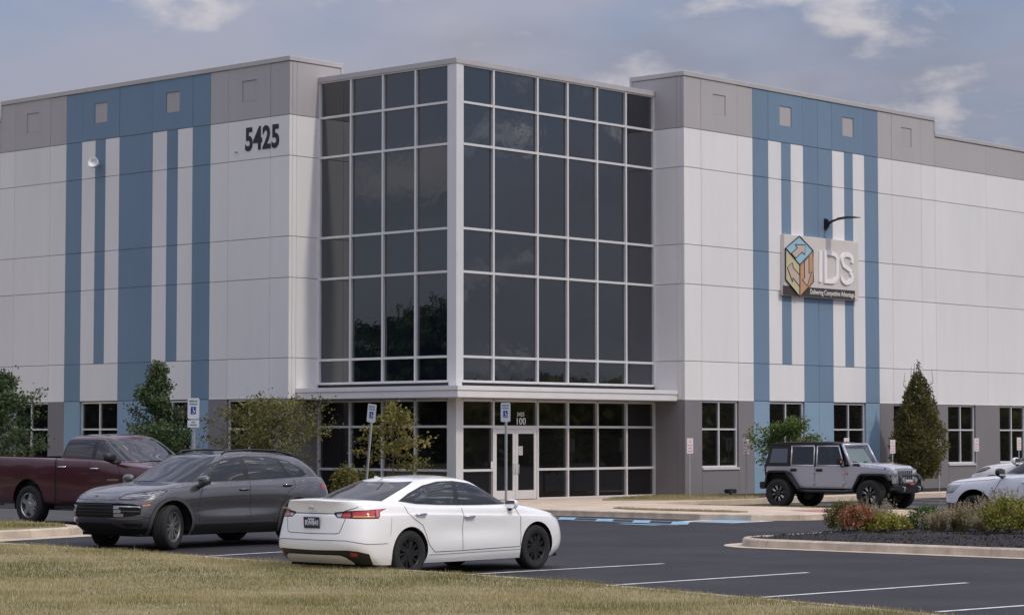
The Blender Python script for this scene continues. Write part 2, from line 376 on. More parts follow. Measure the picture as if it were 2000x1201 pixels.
# entrance plaza and walks
plaza = [(47.30, 46.98), (47.30, 36.2), (47.55, 35.0), (48.3, 34.35), (49.4, 34.1), (53.0, 33.8), (53.1, 43.2), (100, 43.2), (100, 44.5), (61.5, 44.5), (60.3, 45.2), (60.3, 48.25), (50.84, 48.25), (50.15, 46.98)]
slab('walkway', plaza, -.03, .15, MT['concrete']); slab('walkway', [(53.02, 33.75), (55.9, 33.6), (56.1, 43.15), (53.12, 43.15)], -.03, .04, MT['concrete'])
kerb_run('kerb', [(49.4, 34.02), (48.3, 34.27), (47.48, 34.95), (47.22, 36.2), (47.22, 38.9), (47.22, 41.9), (47.22, 44.9), (47.22, 46.9)], .30, -.03, .158, MT['kerb'])
sheet('gutter', [(46.85, 48.5), (46.85, 36.0), (47.15, 34.8), (48.1, 33.95), (49.4, 33.65), (55.9, 33.2), (55.9, 33.58), (49.4, 34.0), (48.28, 34.24), (47.44, 34.92), (47.2, 36.2), (47.2, 48.5)], .006, MT['kerb'])
slab('planting_strip', [(61.6, 44.52), (100, 44.52), (100, 47.05), (60.32, 47.05), (60.32, 45.24)], -.03, .17, MT['mulch'])
lawn_a = [(54.6, 45.75), (56.2, 44.2), (57.4, 43.65), (59.4, 43.6), (61.3, 44.6), (60.28, 45.15), (60.28, 47.0), (58.2, 47.0)]
slab('lawn', lawn_a, .10, .20, MT['lawn'])
lawn_b = [(48.9, 40.6), (48.35, 39.6), (48.2, 37.2), (48.4, 36.0), (48.75, 36.0), (48.72, 37.3), (48.95, 38.8)]
slab('lawn', lawn_b, .10, .175, MT['lawn'])
lawn_c = [(55.0, 43.0), (55.1, 35.3), (55.85, 35.3), (56.0, 43.0)]
slab('lawn', lawn_c, .0, .055, MT['lawn'])
mobj('tactile_pad', [(49.9, 34.35, .156), (52.6, 34.25, .156), (52.7, 35.9, .156), (50.6, 36.0, .156)], [(0, 1, 2, 3)], MT['red_pad'], bpy.data.objects['walkway'], keep=True)
# island
isl = rounded(36.05, -30, 42.0, 27.35, 1.15)
ISLE = kerb_run('island_kerb', isl, .20, -.03, .16, MT['kerb'], closed=True, step=2.4)
sheet('island_gutter', rounded(35.72, -30.4, 42.33, 27.68, 1.45), .006, MT['kerb'])
mulch_bed = rounded(36.2, -29.8, 41.85, 27.2, 1.0)
def mulch_z(x, y):
    d = min(x-36.2, 41.85-x, 27.2-y, 1.6); return .13+.13*max(0, d)/1.6+.018*math.sin(5.1*x+2*y)+.014*math.sin(3.3*y-4*x)
bm = bmesh.new(); gx = np.linspace(36.2, 41.85, 40); gy = np.linspace(8, 27.2, 130)
vv = {}
for i, x in enumerate(gx):
    for j, y in enumerate(gy):
        cx = min(max(x, 37.2), 40.85); cyy = min(y, 26.2); d = math.hypot(x-cx, y-cyy)
        xx, yy = (x, y) if d <= 1.0 else (cx+(x-cx)/d, cyy+(y-cyy)/d)
        vv[i, j] = bm.verts.new((xx, yy, mulch_z(xx, yy)+random.uniform(-.012, .012)))
for i in range(len(gx)-1):
    for j in range(len(gy)-1): bm.faces.new((vv[i, j], vv[i+1, j], vv[i+1, j+1], vv[i, j+1]))
tag(bobj('mulch_bed', bm, MT['mulch'], smooth=True), kind='structure')
# foreground lawn, gently uneven
def lawn_z(x, y): return .135+lotz(x, y)+.03*math.sin(.5*x+.3*y)*min(1, (kerb_x(y)-x)/1.5)+.012*math.sin(1.7*x-1.1*y)
bm = bmesh.new(); ys = np.linspace(-14, 46, 150); ts = np.linspace(0, 1, 60); vv = {}
for j, y in enumerate(ys):
    xr = kerb_x(y)-.15
    for i, t in enumerate(ts):
        x = xr-(t**1.6)*(xr+6); vv[i, j] = bm.verts.new((x, y, lawn_z(x, y) if t > 0 else .145+lotz(x, y)))
for j in range(len(ys)-1):
    for i in range(len(ts)-1): bm.faces.new((vv[i, j], vv[i, j+1], vv[i+1, j+1], vv[i+1, j]))
tag(bobj('front_lawn', bm, MT['lawn'], smooth=True), kind='structure')

# ================================================================== the office building
XL, YR, XA, YB, YE, XE = 50.85, 48.27, 49.61, 47.04, 54.27, 60.31   # tower planes, block planes, tower ends
ROWS = [.10, 3.255, 4.515, 7.02, 8.31, 10.835, 12.12, 13.83]
bld = thing('office_building', (XL, YR, 0), 'large white, grey and slate blue tilt-up office building with a glazed corner entrance', 'building')
def fpanel(face, u0, u1, z0, z1, m, th=.12, name='wall_panel', gu=.004, gz=.010, proud=0.0):
    """panel on the X=XA front ('L', u is y) or on the Y=YB front ('R', u is x) or on a return"""
    a, b = u0+gu, u1-gu; c, d = z0+gz, z1-gz
    pl = {'L': XA, 'R': YB, 'LR': YE, 'RR': XE}[face]
    if face in ('L', 'RR'): return box(name, (pl-proud, a, c), (pl+th, b, d), m, bld, .007, keep=True)
    return box(name, (a, pl-proud, c), (b, pl+th, d), m, bld, .007, keep=True)
def holed(face, u0, u1, z0, z1, h0, h1, k0, k1, m, mi):
    a, b, c, d = u0+.006, u1-.006, z0+.020, z1-.004
    mb = MB(); pl = XA if face == 'L' else YB
    def bx(p0, p1, q0, q1, t0, t1):
        return mb.box((pl+t0, p0, q0), (pl+t1, p1, q1)) if face == 'L' else mb.box((p0, pl+t0, q0), (p1, pl+t1, q1))
    bx(a, h0, c, d, 0, .12); bx(h1, b, c, d, 0, .12); bx(h0, h1, c, k0, 0, .12); bx(h0, h1, k1, d, 0, .12)
    mb.build('wall_panel', m, bld, keep=True)
    if face == 'L': box('wall_inset', (pl+.022, h0+.012, k0+.012), (pl+.034, h1-.012, k1-.012), mi, bld, 0, keep=True)
    else: box('wall_inset', (h0+.012, pl+.022, k0+.012), (h1-.012, pl+.034, k1-.012), mi, bld, 0, keep=True)
def window(face, u0, u1, z0=1.06, z1=3.235):
    pl = (XA if face == 'L' else YB)+.10; mid = 2.31; um = (u0+u1)/2
    def B(mb, p0, p1, q0, q1, t0, t1):
        return mb.box((pl+t0, p0, q0), (pl+t1, p1, q1)) if face == 'L' else mb.box((p0, pl+t0, q0), (p1, pl+t1, q1))
    a, b = u0+.015, u1-.015; w = .055
    mb = MB(); B(mb, a, a+w, z0, z1, -.03, .06); B(mb, b-w, b, z0, z1, -.03, .06); B(mb, a+w, b-w, z1-w, z1, -.03, .06); B(mb, a+w, b-w, z0, z0+w, -.03, .06)
    B(mb, um-w/2, um+w/2, z0+w, z1-w, -.028, .06); B(mb, a+w, um-w/2, mid-w/2, mid+w/2, -.026, .06); B(mb, um+w/2, b-w, mid-w/2, mid+w/2, -.026, .06)
    fr = mb.build('window_frame', MT['alu'], bld, keep=True)
    for p0, p1 in ((a+w, um-w/2), (um+w/2, b-w)):
        for q0, q1 in ((z0+w, mid-w/2), (mid+w/2, z1-w)):
            t = random.uniform(-.004, .004)
            o = B(MB(), p0, p1, q0, q1, .022+t, .040+t).build('pane', MT['glass2'], fr, keep=True)
    B(MB(), u0+.004, u1-.004, z0-.075, z0-.004, -.14, .03).build('window_sill', MT['alu'], bld, keep=True)
def front(face, cols, end_low):
    """cols: (u0,u1,kind) kinds: p plain, w plain with window, B blue, S striped window bay, lower-case l: low parapet"""
    for u0, u1, k in cols:
        lo = u0 > end_low; top = 13.24 if lo else 13.83
        base = MT['blue_low'] if k in 'BS' else MT['grey_low']
        # bottom row
        if k in 'wS':
            window(face, u0, u1); fpanel(face, u0, u1, ROWS[0], 1.0, base)
        else: fpanel(face, u0, u1, ROWS[0], ROWS[1], base)
        # pale drip line over the grey band
        if k not in 'BS': fpanel(face, u0, u1, ROWS[1]-.006, ROWS[1]+.05, MT['white'], gz=0, proud=.006, name='drip_strip')
        if lo: continue
        for i in range(1, 6):
            z0, z1 = ROWS[i], ROWS[i+1]
            if i == 1 and k not in 'BS': z0 += .035
            if k == 'S' and i >= 2:
                d = u1-u0; s = [u0, u0+.365*d, u0+.64*d, u1]
                for q in range(3): fpanel(face, s[q], s[q+1], z0, z1, MT['blue'] if q == 1 else MT['white'], gu=.002, proud=.004 if q != 1 else 0)
            else: fpanel(face, u0, u1, z0, z1, MT['blue'] if k == 'B' else MT['white'], gu=.002 if k == 'S' else .006)
        tm = MT['blue'] if k in 'BS' else MT['grey']
        if (k == 'S' or (k == 'w' and not lo)):
            um = (u0+u1)/2; h = .345
            holed(face, u0, u1, ROWS[6], top, um-h, um+h, 12.70, 13.38, tm, MT['grey'])
        else: fpanel(face, u0, u1, ROWS[6], top-.016, tm)
Lc = [(54.27, 55.17, 'p'), (55.17, 57.18, 'w'), (57.18, 58.06, 'p'), (58.06, 58.94, 'B'), (58.94, 60.97, 'S'), (60.97, 62.73, 'B'), (62.73, 64.76, 'S'), (64.76, 65.64, 'B'), (65.64, 66.54, 'p'), (66.54, 68.59, 'w'), (68.59, 69.45, 'p'),
      (69.45, 70.2, 'p'), (70.2, 72.2, 'w'), (72.2, 74.0, 'p'), (74.0, 76.0, 'w'), (76.0, 78.0, 'p'), (78.0, 80.0, 'w'), (80.0, 84.0, 'p'), (84, 90, 'p')]
Rc = [(60.31, 61.22, 'p'), (61.22, 63.21, 'w'), (63.21, 64.07, 'p'), (64.07, 64.96, 'B'), (64.96, 67.0, 'S'), (67.0, 67.89, 'B'), (67.89, 68.77, 'B'), (68.77, 70.78, 'S'), (70.78, 71.67, 'B'), (71.67, 72.58, 'p'), (72.58, 74.55, 'w'), (74.55, 75.50, 'p'),
      (75.50, 76.26, 'p'), (76.26, 78.21, 'w'), (78.21, 79.99, 'p'), (79.99, 81.95, 'w'), (81.95, 83.8, 'p'), (83.8, 85.8, 'w'), (85.8, 90, 'p'), (90, 96, 'p')]
front('L', Lc, 69.4); front('R', Rc, 75.45)
for face, wide in (('L', [69.45, 73.2, 79.0, 85.0, 90.0]), ('R', [75.50, 79.17, 84.9, 90.6, 96.0])):
    for u0, u1 in zip(wide, wide[1:]):
        for i in range(1, 6): fpanel(face, u0, u1, ROWS[i]+(.035 if i == 1 else 0), ROWS[i+1], MT['white'])
        fpanel(face, u0, u1, ROWS[6], 13.224, MT['grey'])
# backing walls behind the joints, roofs
def core(lo, hi, m=MT['joint'], name='wall_core'): return box(name, lo, hi, m, bld, keep=True)
core((XA+.035, YE+.03, 3.26), (XA+.30, 69.40, 13.80)); core((XA+.035, 69.41, 3.26), (XA+.30, 90, 13.20))
core((XE+.03, YB+.035, 3.26), (75.45, YB+.30, 13.80)); core((75.46, YB+.035, 3.26), (96, YB+.30, 13.20))
for c in Lc:   # backing of the lower row, with openings left at the windows
    if c[2] in 'wS': core((XA+.035, c[0]+.001, 0), (XA+.3, c[1]-.001, .985)); core((XA+.17, c[0]+.001, .986), (XA+.30, c[1]-.001, 3.259), MT['black'])
    else: core((XA+.035, c[0]+.03, 0), (XA+.301, c[1], 3.259), MT['grey_low'])
for c in Rc:
    if c[2] in 'wS': core((c[0]+.001, YB+.035, 0), (c[1]-.001, YB+.3, .985)); core((c[0]+.001, YB+.17, .986), (c[1]-.001, YB+.30, 3.259), MT['black'])
    else: core((c[0]+.03, YB+.035, 0), (c[1], YB+.301, 3.259), MT['grey_low'])
core((XA+.35, YE+.3, 12.9), (95.5, 90, 13.0), MT['coping'], 'roof'); core((XE+.3, YB+.35, 12.88), (95.5, YE+.28, 12.98), MT['coping'], 'roof')
core((XL+.2, YR+.2, 13.0), (XE-.05, YE-.05, 13.1), MT['coping'], 'roof')
core((90.2, YB+.4, 0), (95.6, 89.8, 12.85), MT['grey'], 'rear_wall'); core((XA+.4, 84, 0), (95, 89.9, 12.84), MT['grey'], 'rear_wall')
# returns of the two blocks beside the glass
for i in range(7):
    z0, z1 = ROWS[i], ROWS[i+1]; m = MT['grey_low'] if i == 0 else MT['grey'] if i == 6 else MT['white']
    if i == 6: z1 -= .0
    for a, b in ((XA+.122, XA+.30), (XA+.30, XL+ (1.02 if i == 6 else .02))): fpanel('LR', a, b, z0, z1 - (.016 if i == 6 else 0), m, gu=.004, th=.028)
    for a, b in ((YB+.122, YB+.30), (YB+.30, YR+ (1.0 if i == 6 else .02))): fpanel('RR', a, b, z0, z1 - (.016 if i == 6 else 0), m, gu=.004, th=.028)
core((XA+.31, YE+.030, 0), (XL+1.02, YE+.33, 13.79)); core((XE+.030, YB+.31, 0), (XE+.33, YR+1.0, 13.79))
# copings
def coping(lo, hi): box('coping', lo, hi, MT['coping'], bld, .012, keep=True)
coping((XA-.035, YE-.035, 13.815), (XA+.34, 69.45, 13.975)); coping((XA+.341, YE-.034, 13.816), (XL+1.05, YE+.36, 13.974))
coping((XL+.94, YE-.032, 13.1), (XL+1.052, YE+.36, 13.8155))
coping((XA-.034, 69.451, 13.235), (XA+.34, 90, 13.385)); coping((XA-.034, 69.38, 13.386), (XA+.34, 69.45, 13.8145))
coping((XE-.035, YB-.035, 13.815), (75.50, YB+.34, 13.975)); coping((XE-.034, YB+.341, 13.816), (XE+.36, YR+1.03, 13.974))
coping((XE-.032, YR+.93, 13.1), (XE+.36, YR+1.032, 13.8155))
coping((75.501, YB-.034, 13.235), (96, YB+.34, 13.385)); coping((75.44, YB-.034, 13.386), (75.502, YB+.34, 13.8145))

# ---- glazed corner tower
cw = part('curtain_wall', bld); cw.location = (0, 0, 0)
ML = [54.235, 52.82, 51.40, 49.99, 48.60]; MR = [51.12, 52.50, 54.52, 55.95, 57.39, 58.84, 60.275]
TZ = [3.72, 4.46, 7.00, 8.30, 10.84, 12.10, 13.235]
SZ = [.16, 1.06, 2.37, 3.16]
MW, GD = .036, .075
def cbox(name, lo, hi, m, bev=.004): return box(name, lo, hi, m, cw, bev, keep=True)
def grid(zs, upper):
    z0, z1 = zs[0], zs[-1]
    for y in ML: cbox('mullion', (XL-.012, y-MW, z0-.03), (XL+.14, y+MW, z1), MT['alu'])
    for x in MR:
        cbox('mullion', (x-MW, YR-.012, z0-.03), (x+MW, YR+.14, z1), MT['alu'])
    for z in zs:
        for i in range(len(ML)-1):
            if True: cbox('transom', (XL-.006, ML[i+1]+MW, z-.036), (XL+.14, ML[i]-MW, z+.036), MT['alu'])
        for i in range(len(MR)-1):
            if not upper and i == 1 and z < 2.2: continue
            cbox('transom', (MR[i]+MW, YR-.006, z-.036), (MR[i+1]-MW, YR+.14, z+.036), MT['alu'])
    gm = MT['glass'] if upper else MT['glass2']
    def pane(lo, hi, nrm):
        o = box('pane', lo, hi, gm, cw, 0, keep=True)
        o.rotation_euler = (random.gauss(0, .0016) if nrm == 'y' else 0, random.gauss(0, .0016) if nrm == 'x' else 0, random.gauss(0, .0022))
    for j in range(len(zs)-1):
        a, b = zs[j]+.03, zs[j+1]-.03
        for i in range(len(ML)-1): pane((XL+GD, ML[i+1]+.03, a), (XL+GD+.02, ML[i]-.03, b), 'x')
        for i in range(len(MR)-1):
            if not upper and i == 1 and j < 2: continue
            pane((MR[i]+.03, YR+GD, a), (MR[i+1]-.03, YR+GD+.02, b), 'y')
grid(TZ, True); grid(SZ, False)
# corner post, heads, gap over the canopy
post = MB().prism([(XL-.02, YR-.02), (XL+.235, YR-.02), (XL+.235, YR+.15), (XL+.15, YR+.15), (XL+.15, YR+.295), (XL-.02, YR+.295)], .15, 13.24, 2).build('corner_post', MT['alu'], cw, keep=True)
cbox('tower_head', (XL-.05, YR-.05, 13.24), (XL+.30, YE-.012, 13.40), MT['coping']); cbox('tower_head', (XL+.301, YR-.051, 13.241), (XE-.012, YR+.30, 13.401), MT['coping'])
cbox('gap_strip', (XL+.02, YR+.31, 3.57), (XL+.12, YE-.012, 3.685), MT['black']); cbox('gap_strip', (XL+.24, YR+.02, 3.57), (XE-.012, YR+.12, 3.685), MT['black'])  # black strips fill the dark gap between canopy and glass
core((XL+.16, YR+.40, .1), (XL+.30, YE+.0, 13.0), MT['black'], 'wall_core'); core((XL+.31, YR+.16, .1), (XE+.0, YR+.30, 13.0), MT['black'], 'wall_core')
# canopy
can = MB().prism([(49.93, 47.335), (60.29, 47.335), (60.29, 48.26), (50.84, 48.26), (50.84, 54.25), (49.93, 54.25)], 3.225, 3.43, 2).build('canopy', MT['canopy'], bld, keep=True, bev=.006)
MB().prism([(49.895, 47.30), (60.295, 47.30), (60.295, 48.264), (50.844, 48.264), (50.844, 54.255), (49.895, 54.255)], 3.432, 3.565, 2).build('canopy_fascia', MT['canopy'], can, keep=True, bev=.008)
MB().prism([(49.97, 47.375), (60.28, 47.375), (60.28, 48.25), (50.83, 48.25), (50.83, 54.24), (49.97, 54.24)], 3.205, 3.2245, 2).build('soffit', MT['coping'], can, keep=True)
# entrance doors
dx0, dx1, dx2 = MR[1]+MW, 53.51, MR[2]-MW
for a, b in ((dx0, dx1), (dx1, dx2)):
    d = MB(); g = .006; st = .115
    a_, b_ = a+g, b-g; z0, z1 = .165, 2.29
    d.box((a_, YR+.02, z0), (a_+st, YR+.07, z1)); d.box((b_-st, YR+.02, z0), (b_, YR+.07, z1))
    d.box((a_+st, YR+.02, z1-.13), (b_-st, YR+.07, z1)); d.box((a_+st, YR+.02, z0), (b_-st, YR+.07, z0+.27))
    door = d.build('door', MT['alu'], bld, keep=True)
    box('pane', (a_+st, YR+.04, z0+.27), (b_-st, YR+.055, z1-.13), MT['glass2'], door, keep=True)
    s = 1 if b > 53.6 else -1; hx = 53.51+s*.075
    MB().tube([(hx, YR+.02, .93), (hx, YR-.045, .95), (hx, YR-.045, 1.22), (hx, YR+.02, 1.24)], .014, 8).build('door_handle', MT['galv'], door, True, keep=True)
box('door_head', (dx0, YR-.0, 2.296), (dx2, YR+.12, 2.333), MT['alu'], bld, keep=True)
text('door_number', '5425', .17, MT['sign_white'], bld, frame((53.80, YR+.068, 2.745), (1, 0, 0), (0, 0, 1)), .003, .003, 1.0, keep=True)
text('door_number', '100', .29, MT['sign_white'], bld, frame((53.80, YR+.068, 2.53), (1, 0, 0), (0, 0, 1)), .003, .004, 1.1, keep=True)
box('notice', (53.66, YR+.036, 1.50), (53.86, YR+.0395, 1.78), MT['coping'], bld, keep=True)
box('card_reader', (52.36, YR-.03, 1.12), (52.43, YR-.012, 1.32), MT['sign_white'], bld, keep=True)

# ---- numbers, lamps and sign on the building
nb = thing('building_number', (XA, 55.56, 11.45), 'black number 5425 high on the white wall left of the glass', 'number')
for i, ch in enumerate('5425'):
    text('digit', ch, 1.0, MT['ink'], nb, frame((XA-.012, 56.17-i*.415, 11.455), (0, -1, 0), (0, 0, 1)), .008, .030, .78, keep=True)
fl = thing('floodlight', (XA, 63.80, 11.27), 'round white floodlight on the narrow blue stripe of the left front', 'lamp')
MB().lathe([(.0, -.02), (.10, -.02), (.17, .05), (.185, .16), (.17, .17), (.13, .08), (.0, .07)], 'x', 24).build('housing', MT['sign_white'], fl, True).rotation_euler = (0, R_(200), R_(28))
fl.children[0].location = (-.20, 0, .0)
MB().tube([(0, 0, .02), (-.1, 0, .0), (-.2, 0, 0)], .04).build('bracket', MT['sign_white'], fl, True)
cm = thing('security_camera', (XA, 56.75, 11.13), 'tiny dark security camera under the wall number', 'camera')
MB().box((-.06, -.02, -.02), (0, .02, .02)).box((-.10, -.015, -.035), (-.03, .015, .005)).build('camera_body', MT['galv'], cm)
bx_ = thing('ground_floodlight', (62.35, 46.75, .18), 'small black floodlight on the ground at the foot of the right wall', 'lamp')
MB().box((-.22, -.10, .03), (.22, .10, .17)).build('housing', MT['black'], bx_, bev=.02); MB().box((-.16, -.106, .06), (.02, -.100, .14)).build('lens', MT['glass2'], bx_); MB().box((-.03, -.03, -.03), (.03, .03, .04)).build('foot', MT['black'], bx_)
lp = thing('wall_lamp', (68.32, YB, 9.55), 'black arm lamp on the wall over the white and orange sign', 'lamp')
MB().box((-.09, -.05, -.26), (.09, -.004, .13)).box((-.06, -.14, -.20), (.06, -.05, .08)).build('wall_plate', MT['black'], lp, bev=.01)
MB().tube([(0, -.1, -.10), (0, -.28, .02), (0, -.5, .07), (0, -.8, .10)], [.05, .045, .035, .03]).build('arm', MT['black'], lp, True)
MB().prism([(-.55, .075), (-.62, .12), (-1.0, .14), (-1.35, .11), (-1.40, .09), (-1.35, .08)], -.16, .16, 0).build('lamp_head', MT['black'], lp, bev=.012)
# ================================================================== vehicles
def pchip(tab):
    xs = np.array([t[0] for t in tab], float); ys = np.array([t[1] for t in tab], float)
    o = np.argsort(xs); xs, ys = xs[o], ys[o]
    if len(xs) == 1: return lambda x: np.full_like(np.asarray(x, float), ys[0])
    h = np.diff(xs); d = np.diff(ys)/h; m = np.zeros(len(xs))
    m[0], m[-1] = d[0], d[-1]
    for i in range(1, len(xs)-1):
        m[i] = 0 if d[i-1]*d[i] <= 0 else (h[i-1]+h[i])*3/((2*h[i]+h[i-1])/d[i-1]+(h[i]+2*h[i-1])/d[i])
    def f(x):
        x = np.clip(np.asarray(x, float), xs[0], xs[-1]); k = np.clip(np.searchsorted(xs, x)-1, 0, len(xs)-2)
        t = (x-xs[k])/h[k]
        return ys[k]*(1+2*t)*(1-t)**2+m[k]*h[k]*t*(1-t)**2+ys[k+1]*t*t*(3-2*t)+m[k+1]*h[k]*t*t*(t-1)
    return f
def curve(v): return pchip(v) if isinstance(v, (list, tuple)) else (lambda x, v=v: np.full_like(np.asarray(x, float), v))
NF, NS, NR = 16, 64, 16
def ring(lv):
    """half outline of one level: front centre -> side -> rear centre"""
    xf, xr, cf, cr, nf, nr = lv['xf'], lv['xr'], lv['cf'], lv['cr'], lv.get('nf', 2.6), lv.get('nr', 2.8)
    a = np.linspace(0, math.pi/2, NF+1)[:-1]; b = np.linspace(0, math.pi/2, NR+1)[1:]
    x = np.concatenate([xf-cf+cf*np.abs(np.cos(a))**(2/nf), np.linspace(xf-cf, xr+cr, NS), xr+cr-cr*np.abs(np.sin(b))**(2/nr)])
    s = np.concatenate([np.abs(np.sin(a))**(2/nf), np.ones(NS), np.abs(np.cos(b))**(2/nr)]); s[-1] = 0
    w = curve(lv['w'])(x); z = curve(lv['z'])(x)
    if 'zc' in lv: z = z+curve(lv['zc'])(x)*(1-s**2)
    return np.stack([x, w*s, z], 1)
def catmull(P, sub):
    """smooth rows between levels"""
    K = len(P); out = []
    for k in range(K-1):
        p0 = P[max(k-1, 0)]; p1 = P[k]; p2 = P[k+1]; p3 = P[min(k+2, K-1)]
        for i in range(sub):
            t = i/sub
            out.append(.5*(2*p1+(p2-p0)*t+(2*p0-5*p1+4*p2-p3)*t*t+(3*p1-p0-3*p2+p3)*t**3))
    out.append(P[-1]); return np.array(out)
class Shell:
    """half a car skin (y >= 0): a wrapped wall plus a lid; cut along outlines, then split into parts and mirrored"""
    def __init__(s, levels, sub, crown, lid=True, nlid=7):
        P = catmull(np.array([ring(l) for l in levels]), sub); K, M, _ = P.shape
        mid = P[K//2]; seg = np.linalg.norm(np.diff(mid[:, :2], axis=0), axis=1); S = np.concatenate([[0], np.cumsum(seg)])
        i0 = NF+NS//2; s.U = mid[i0, 0]-(S-S[i0]); s.mid = mid
        bm = bmesh.new(); s.bm = bm; s.lu = bm.verts.layers.float.new('U'); s.lt = bm.faces.layers.int.new('tag'); s.lz = bm.faces.layers.int.new('zone')
        V = [[None]*M for _ in range(K)]
        for k in range(K):
            for i in range(M):
                v = bm.verts.new(P[k, i]); v[s.lu] = s.U[i]; V[k][i] = v
        for k in range(K-1):
            for i in range(M-1): bm.faces.new((V[k][i+1], V[k+1][i+1], V[k+1][i], V[k][i]))
        if lid:
            cf = curve(crown); rows = [V[K-1]]
            for j in range(1, nlid+1):
                t = 1-j/nlid; row = []
                for i in range(M):
                    p = P[K-1, i]; 
                    if i in (0, M-1): row.append(V[K-1][i]); continue
                    v = bm.verts.new((p[0], p[1]*t, p[2]+float(cf(p[0]))*(1-t*t)*min(1, p[1]/.35))); v[s.lu] = s.U[i]; row.append(v)
                rows.append(row)
            for j in range(nlid):
                for i in range(M-1):
                    q = []
                    for v in (rows[j][i+1], rows[j+1][i+1], rows[j+1][i], rows[j][i]):
                        if v not in q: q.append(v)
                    if len(q) > 2: bm.faces.new(q)[s.lz] = 1
        bm.normal_update(); s.names = ['']; s._flat()
    def _flat(s):
        """flattened copy for finding skin points by (U, z)"""
        fv = []; tri = []; s.tri3 = []; idx = {}
        for f in s.bm.faces:
            if f[s.lz] != 0: continue
            vs = list(f.verts)
            for k in range(1, len(vs)-1):
                t = (vs[0], vs[k], vs[k+1]); ii = []
                for v in t:
                    if v not in idx: idx[v] = len(fv); fv.append(Vector((v[s.lu], v.co.z, 0)))
                    ii.append(idx[v])
                tri.append(ii); s.tri3.append([(v.co.copy(), v.normal.copy(), fv[idx[v]]) for v in t])
        s.bvh = BVHTree.FromPolygons(fv, tri)
    def loc(s, u, z):
        p, n, i, d = s.bvh.find_nearest(Vector((u, z, 0))); t = s.tri3[i]
        from mathutils.geometry import barycentric_transform as bt
        co = bt(p, t[0][2], t[1][2], t[2][2], t[0][0], t[1][0], t[2][0])
        n = bt(p, t[0][2], t[1][2], t[2][2], t[0][1], t[1][1], t[2][1]).normalized()
        return co, n
    def ur(s, y):   # U on the rear face at half-width y
        m = s.mid[NF+NS-1:]; u = s.U[NF+NS-1:]; return float(np.interp(y, m[::-1, 1], u[::-1]))
    def uf(s, y):   # U on the front face at half-width y
        m = s.mid[:NF+1]; u = s.U[:NF+1]; return float(np.interp(y, m[:, 1], u))
    def xy(s, v, mode): return (v[s.lu], v.co.z) if mode == 'U' else (v.co.x, v.co.z) if mode == 'side' else (v.co.x, v.co.y) if mode == 'top' else (v.co.y, v.co.z)
    def cut(s, poly, name, mode='U', zone=0, only=None, cond=None):
        """cut the skin along an outline and name what lies inside"""
        bm = s.bm
        if name not in s.names: s.names.append(name)
        tid = s.names.index(name)
        ok = lambda f: f[s.lz] == zone and (only is None or f[s.lt] in only) and (cond is None or cond(f))
        if only is not None: only = {s.names.index(n) for n in only if n in s.names}
        xs = [p[0] for p in poly]; ys = [p[1] for p in poly]
        for (ax, ay), (bx, by) in zip(poly, poly[1:]+poly[:1]):
            L = math.hypot(bx-ax, by-ay)
            if L < 1e-6: continue
            nx, ny = -(by-ay)/L, (bx-ax)/L
            fn = lambda v: (lambda q: (q[0]-ax)*nx+(q[1]-ay)*ny)(s.xy(v, mode))
            x0, x1, y0, y1 = min(ax, bx)-.004, max(ax, bx)+.004, min(ay, by)-.004, max(ay, by)+.004
            cand = []
            for f in bm.faces:
                if not ok(f): continue
                q = [s.xy(v, mode) for v in f.verts]
                if max(p[0] for p in q) < x0 or min(p[0] for p in q) > x1 or max(p[1] for p in q) < y0 or min(p[1] for p in q) > y1: continue
                cand.append(f)
            es = {e for f in cand for e in f.edges}
            for e in es:
                a, b = e.verts; fa, fb = fn(a), fn(b)
                if fa*fb < 0 and min(abs(fa), abs(fb)) > 2e-4:
                    t = fa/(fa-fb); ua, ub = a[s.lu], b[s.lu]
                    ne, nv = bmesh.utils.edge_split(e, a, t); nv[s.lu] = ua+(ub-ua)*t; nv.normal = a.normal.lerp(b.normal, t)
            for f in cand:
                if not f.is_valid: continue
                on = [v for v in f.verts if abs(fn(v)) <= 2.1e-4]
                if len(on) == 2:
                    vs = list(f.verts); i, j = vs.index(on[0]), vs.index(on[1])
                    if abs(i-j) in (1, len(vs)-1): continue
                    try: bmesh.utils.face_split(f, on[0], on[1])
                    except Exception: pass
        def inside(p):
            c = False; n = len(poly); j = n-1
            for i in range(n):
                if (poly[i][1] > p[1]) != (poly[j][1] > p[1]) and p[0] < (poly[j][0]-poly[i][0])*(p[1]-poly[i][1])/(poly[j][1]-poly[i][1])+poly[i][0]: c = not c
                j = i
            return c
        mx0, mx1, my0, my1 = min(xs), max(xs), min(ys), max(ys)
        for f in bm.faces:
            if not ok(f): continue
            q = [s.xy(v, mode) for v in f.verts]; p = (sum(a for a, _ in q)/len(q), sum(b for _, b in q)/len(q))
            if mx0 <= p[0] <= mx1 and my0 <= p[1] <= my1 and inside(p): f[s.lt] = tid
    def name_faces(s, name, cond):
        if name not in s.names: s.names.append(name)
        t = s.names.index(name)
        for f in s.bm.faces:
            if cond(f): f[s.lt] = t
    def drop(s, name=None, cond=None):
        t = s.names.index(name) if name else None
        fs = [f for f in s.bm.faces if (t is not None and f[s.lt] == t) or (cond and cond(f))]
        bmesh.ops.delete(s.bm, geom=fs, context='FACES')
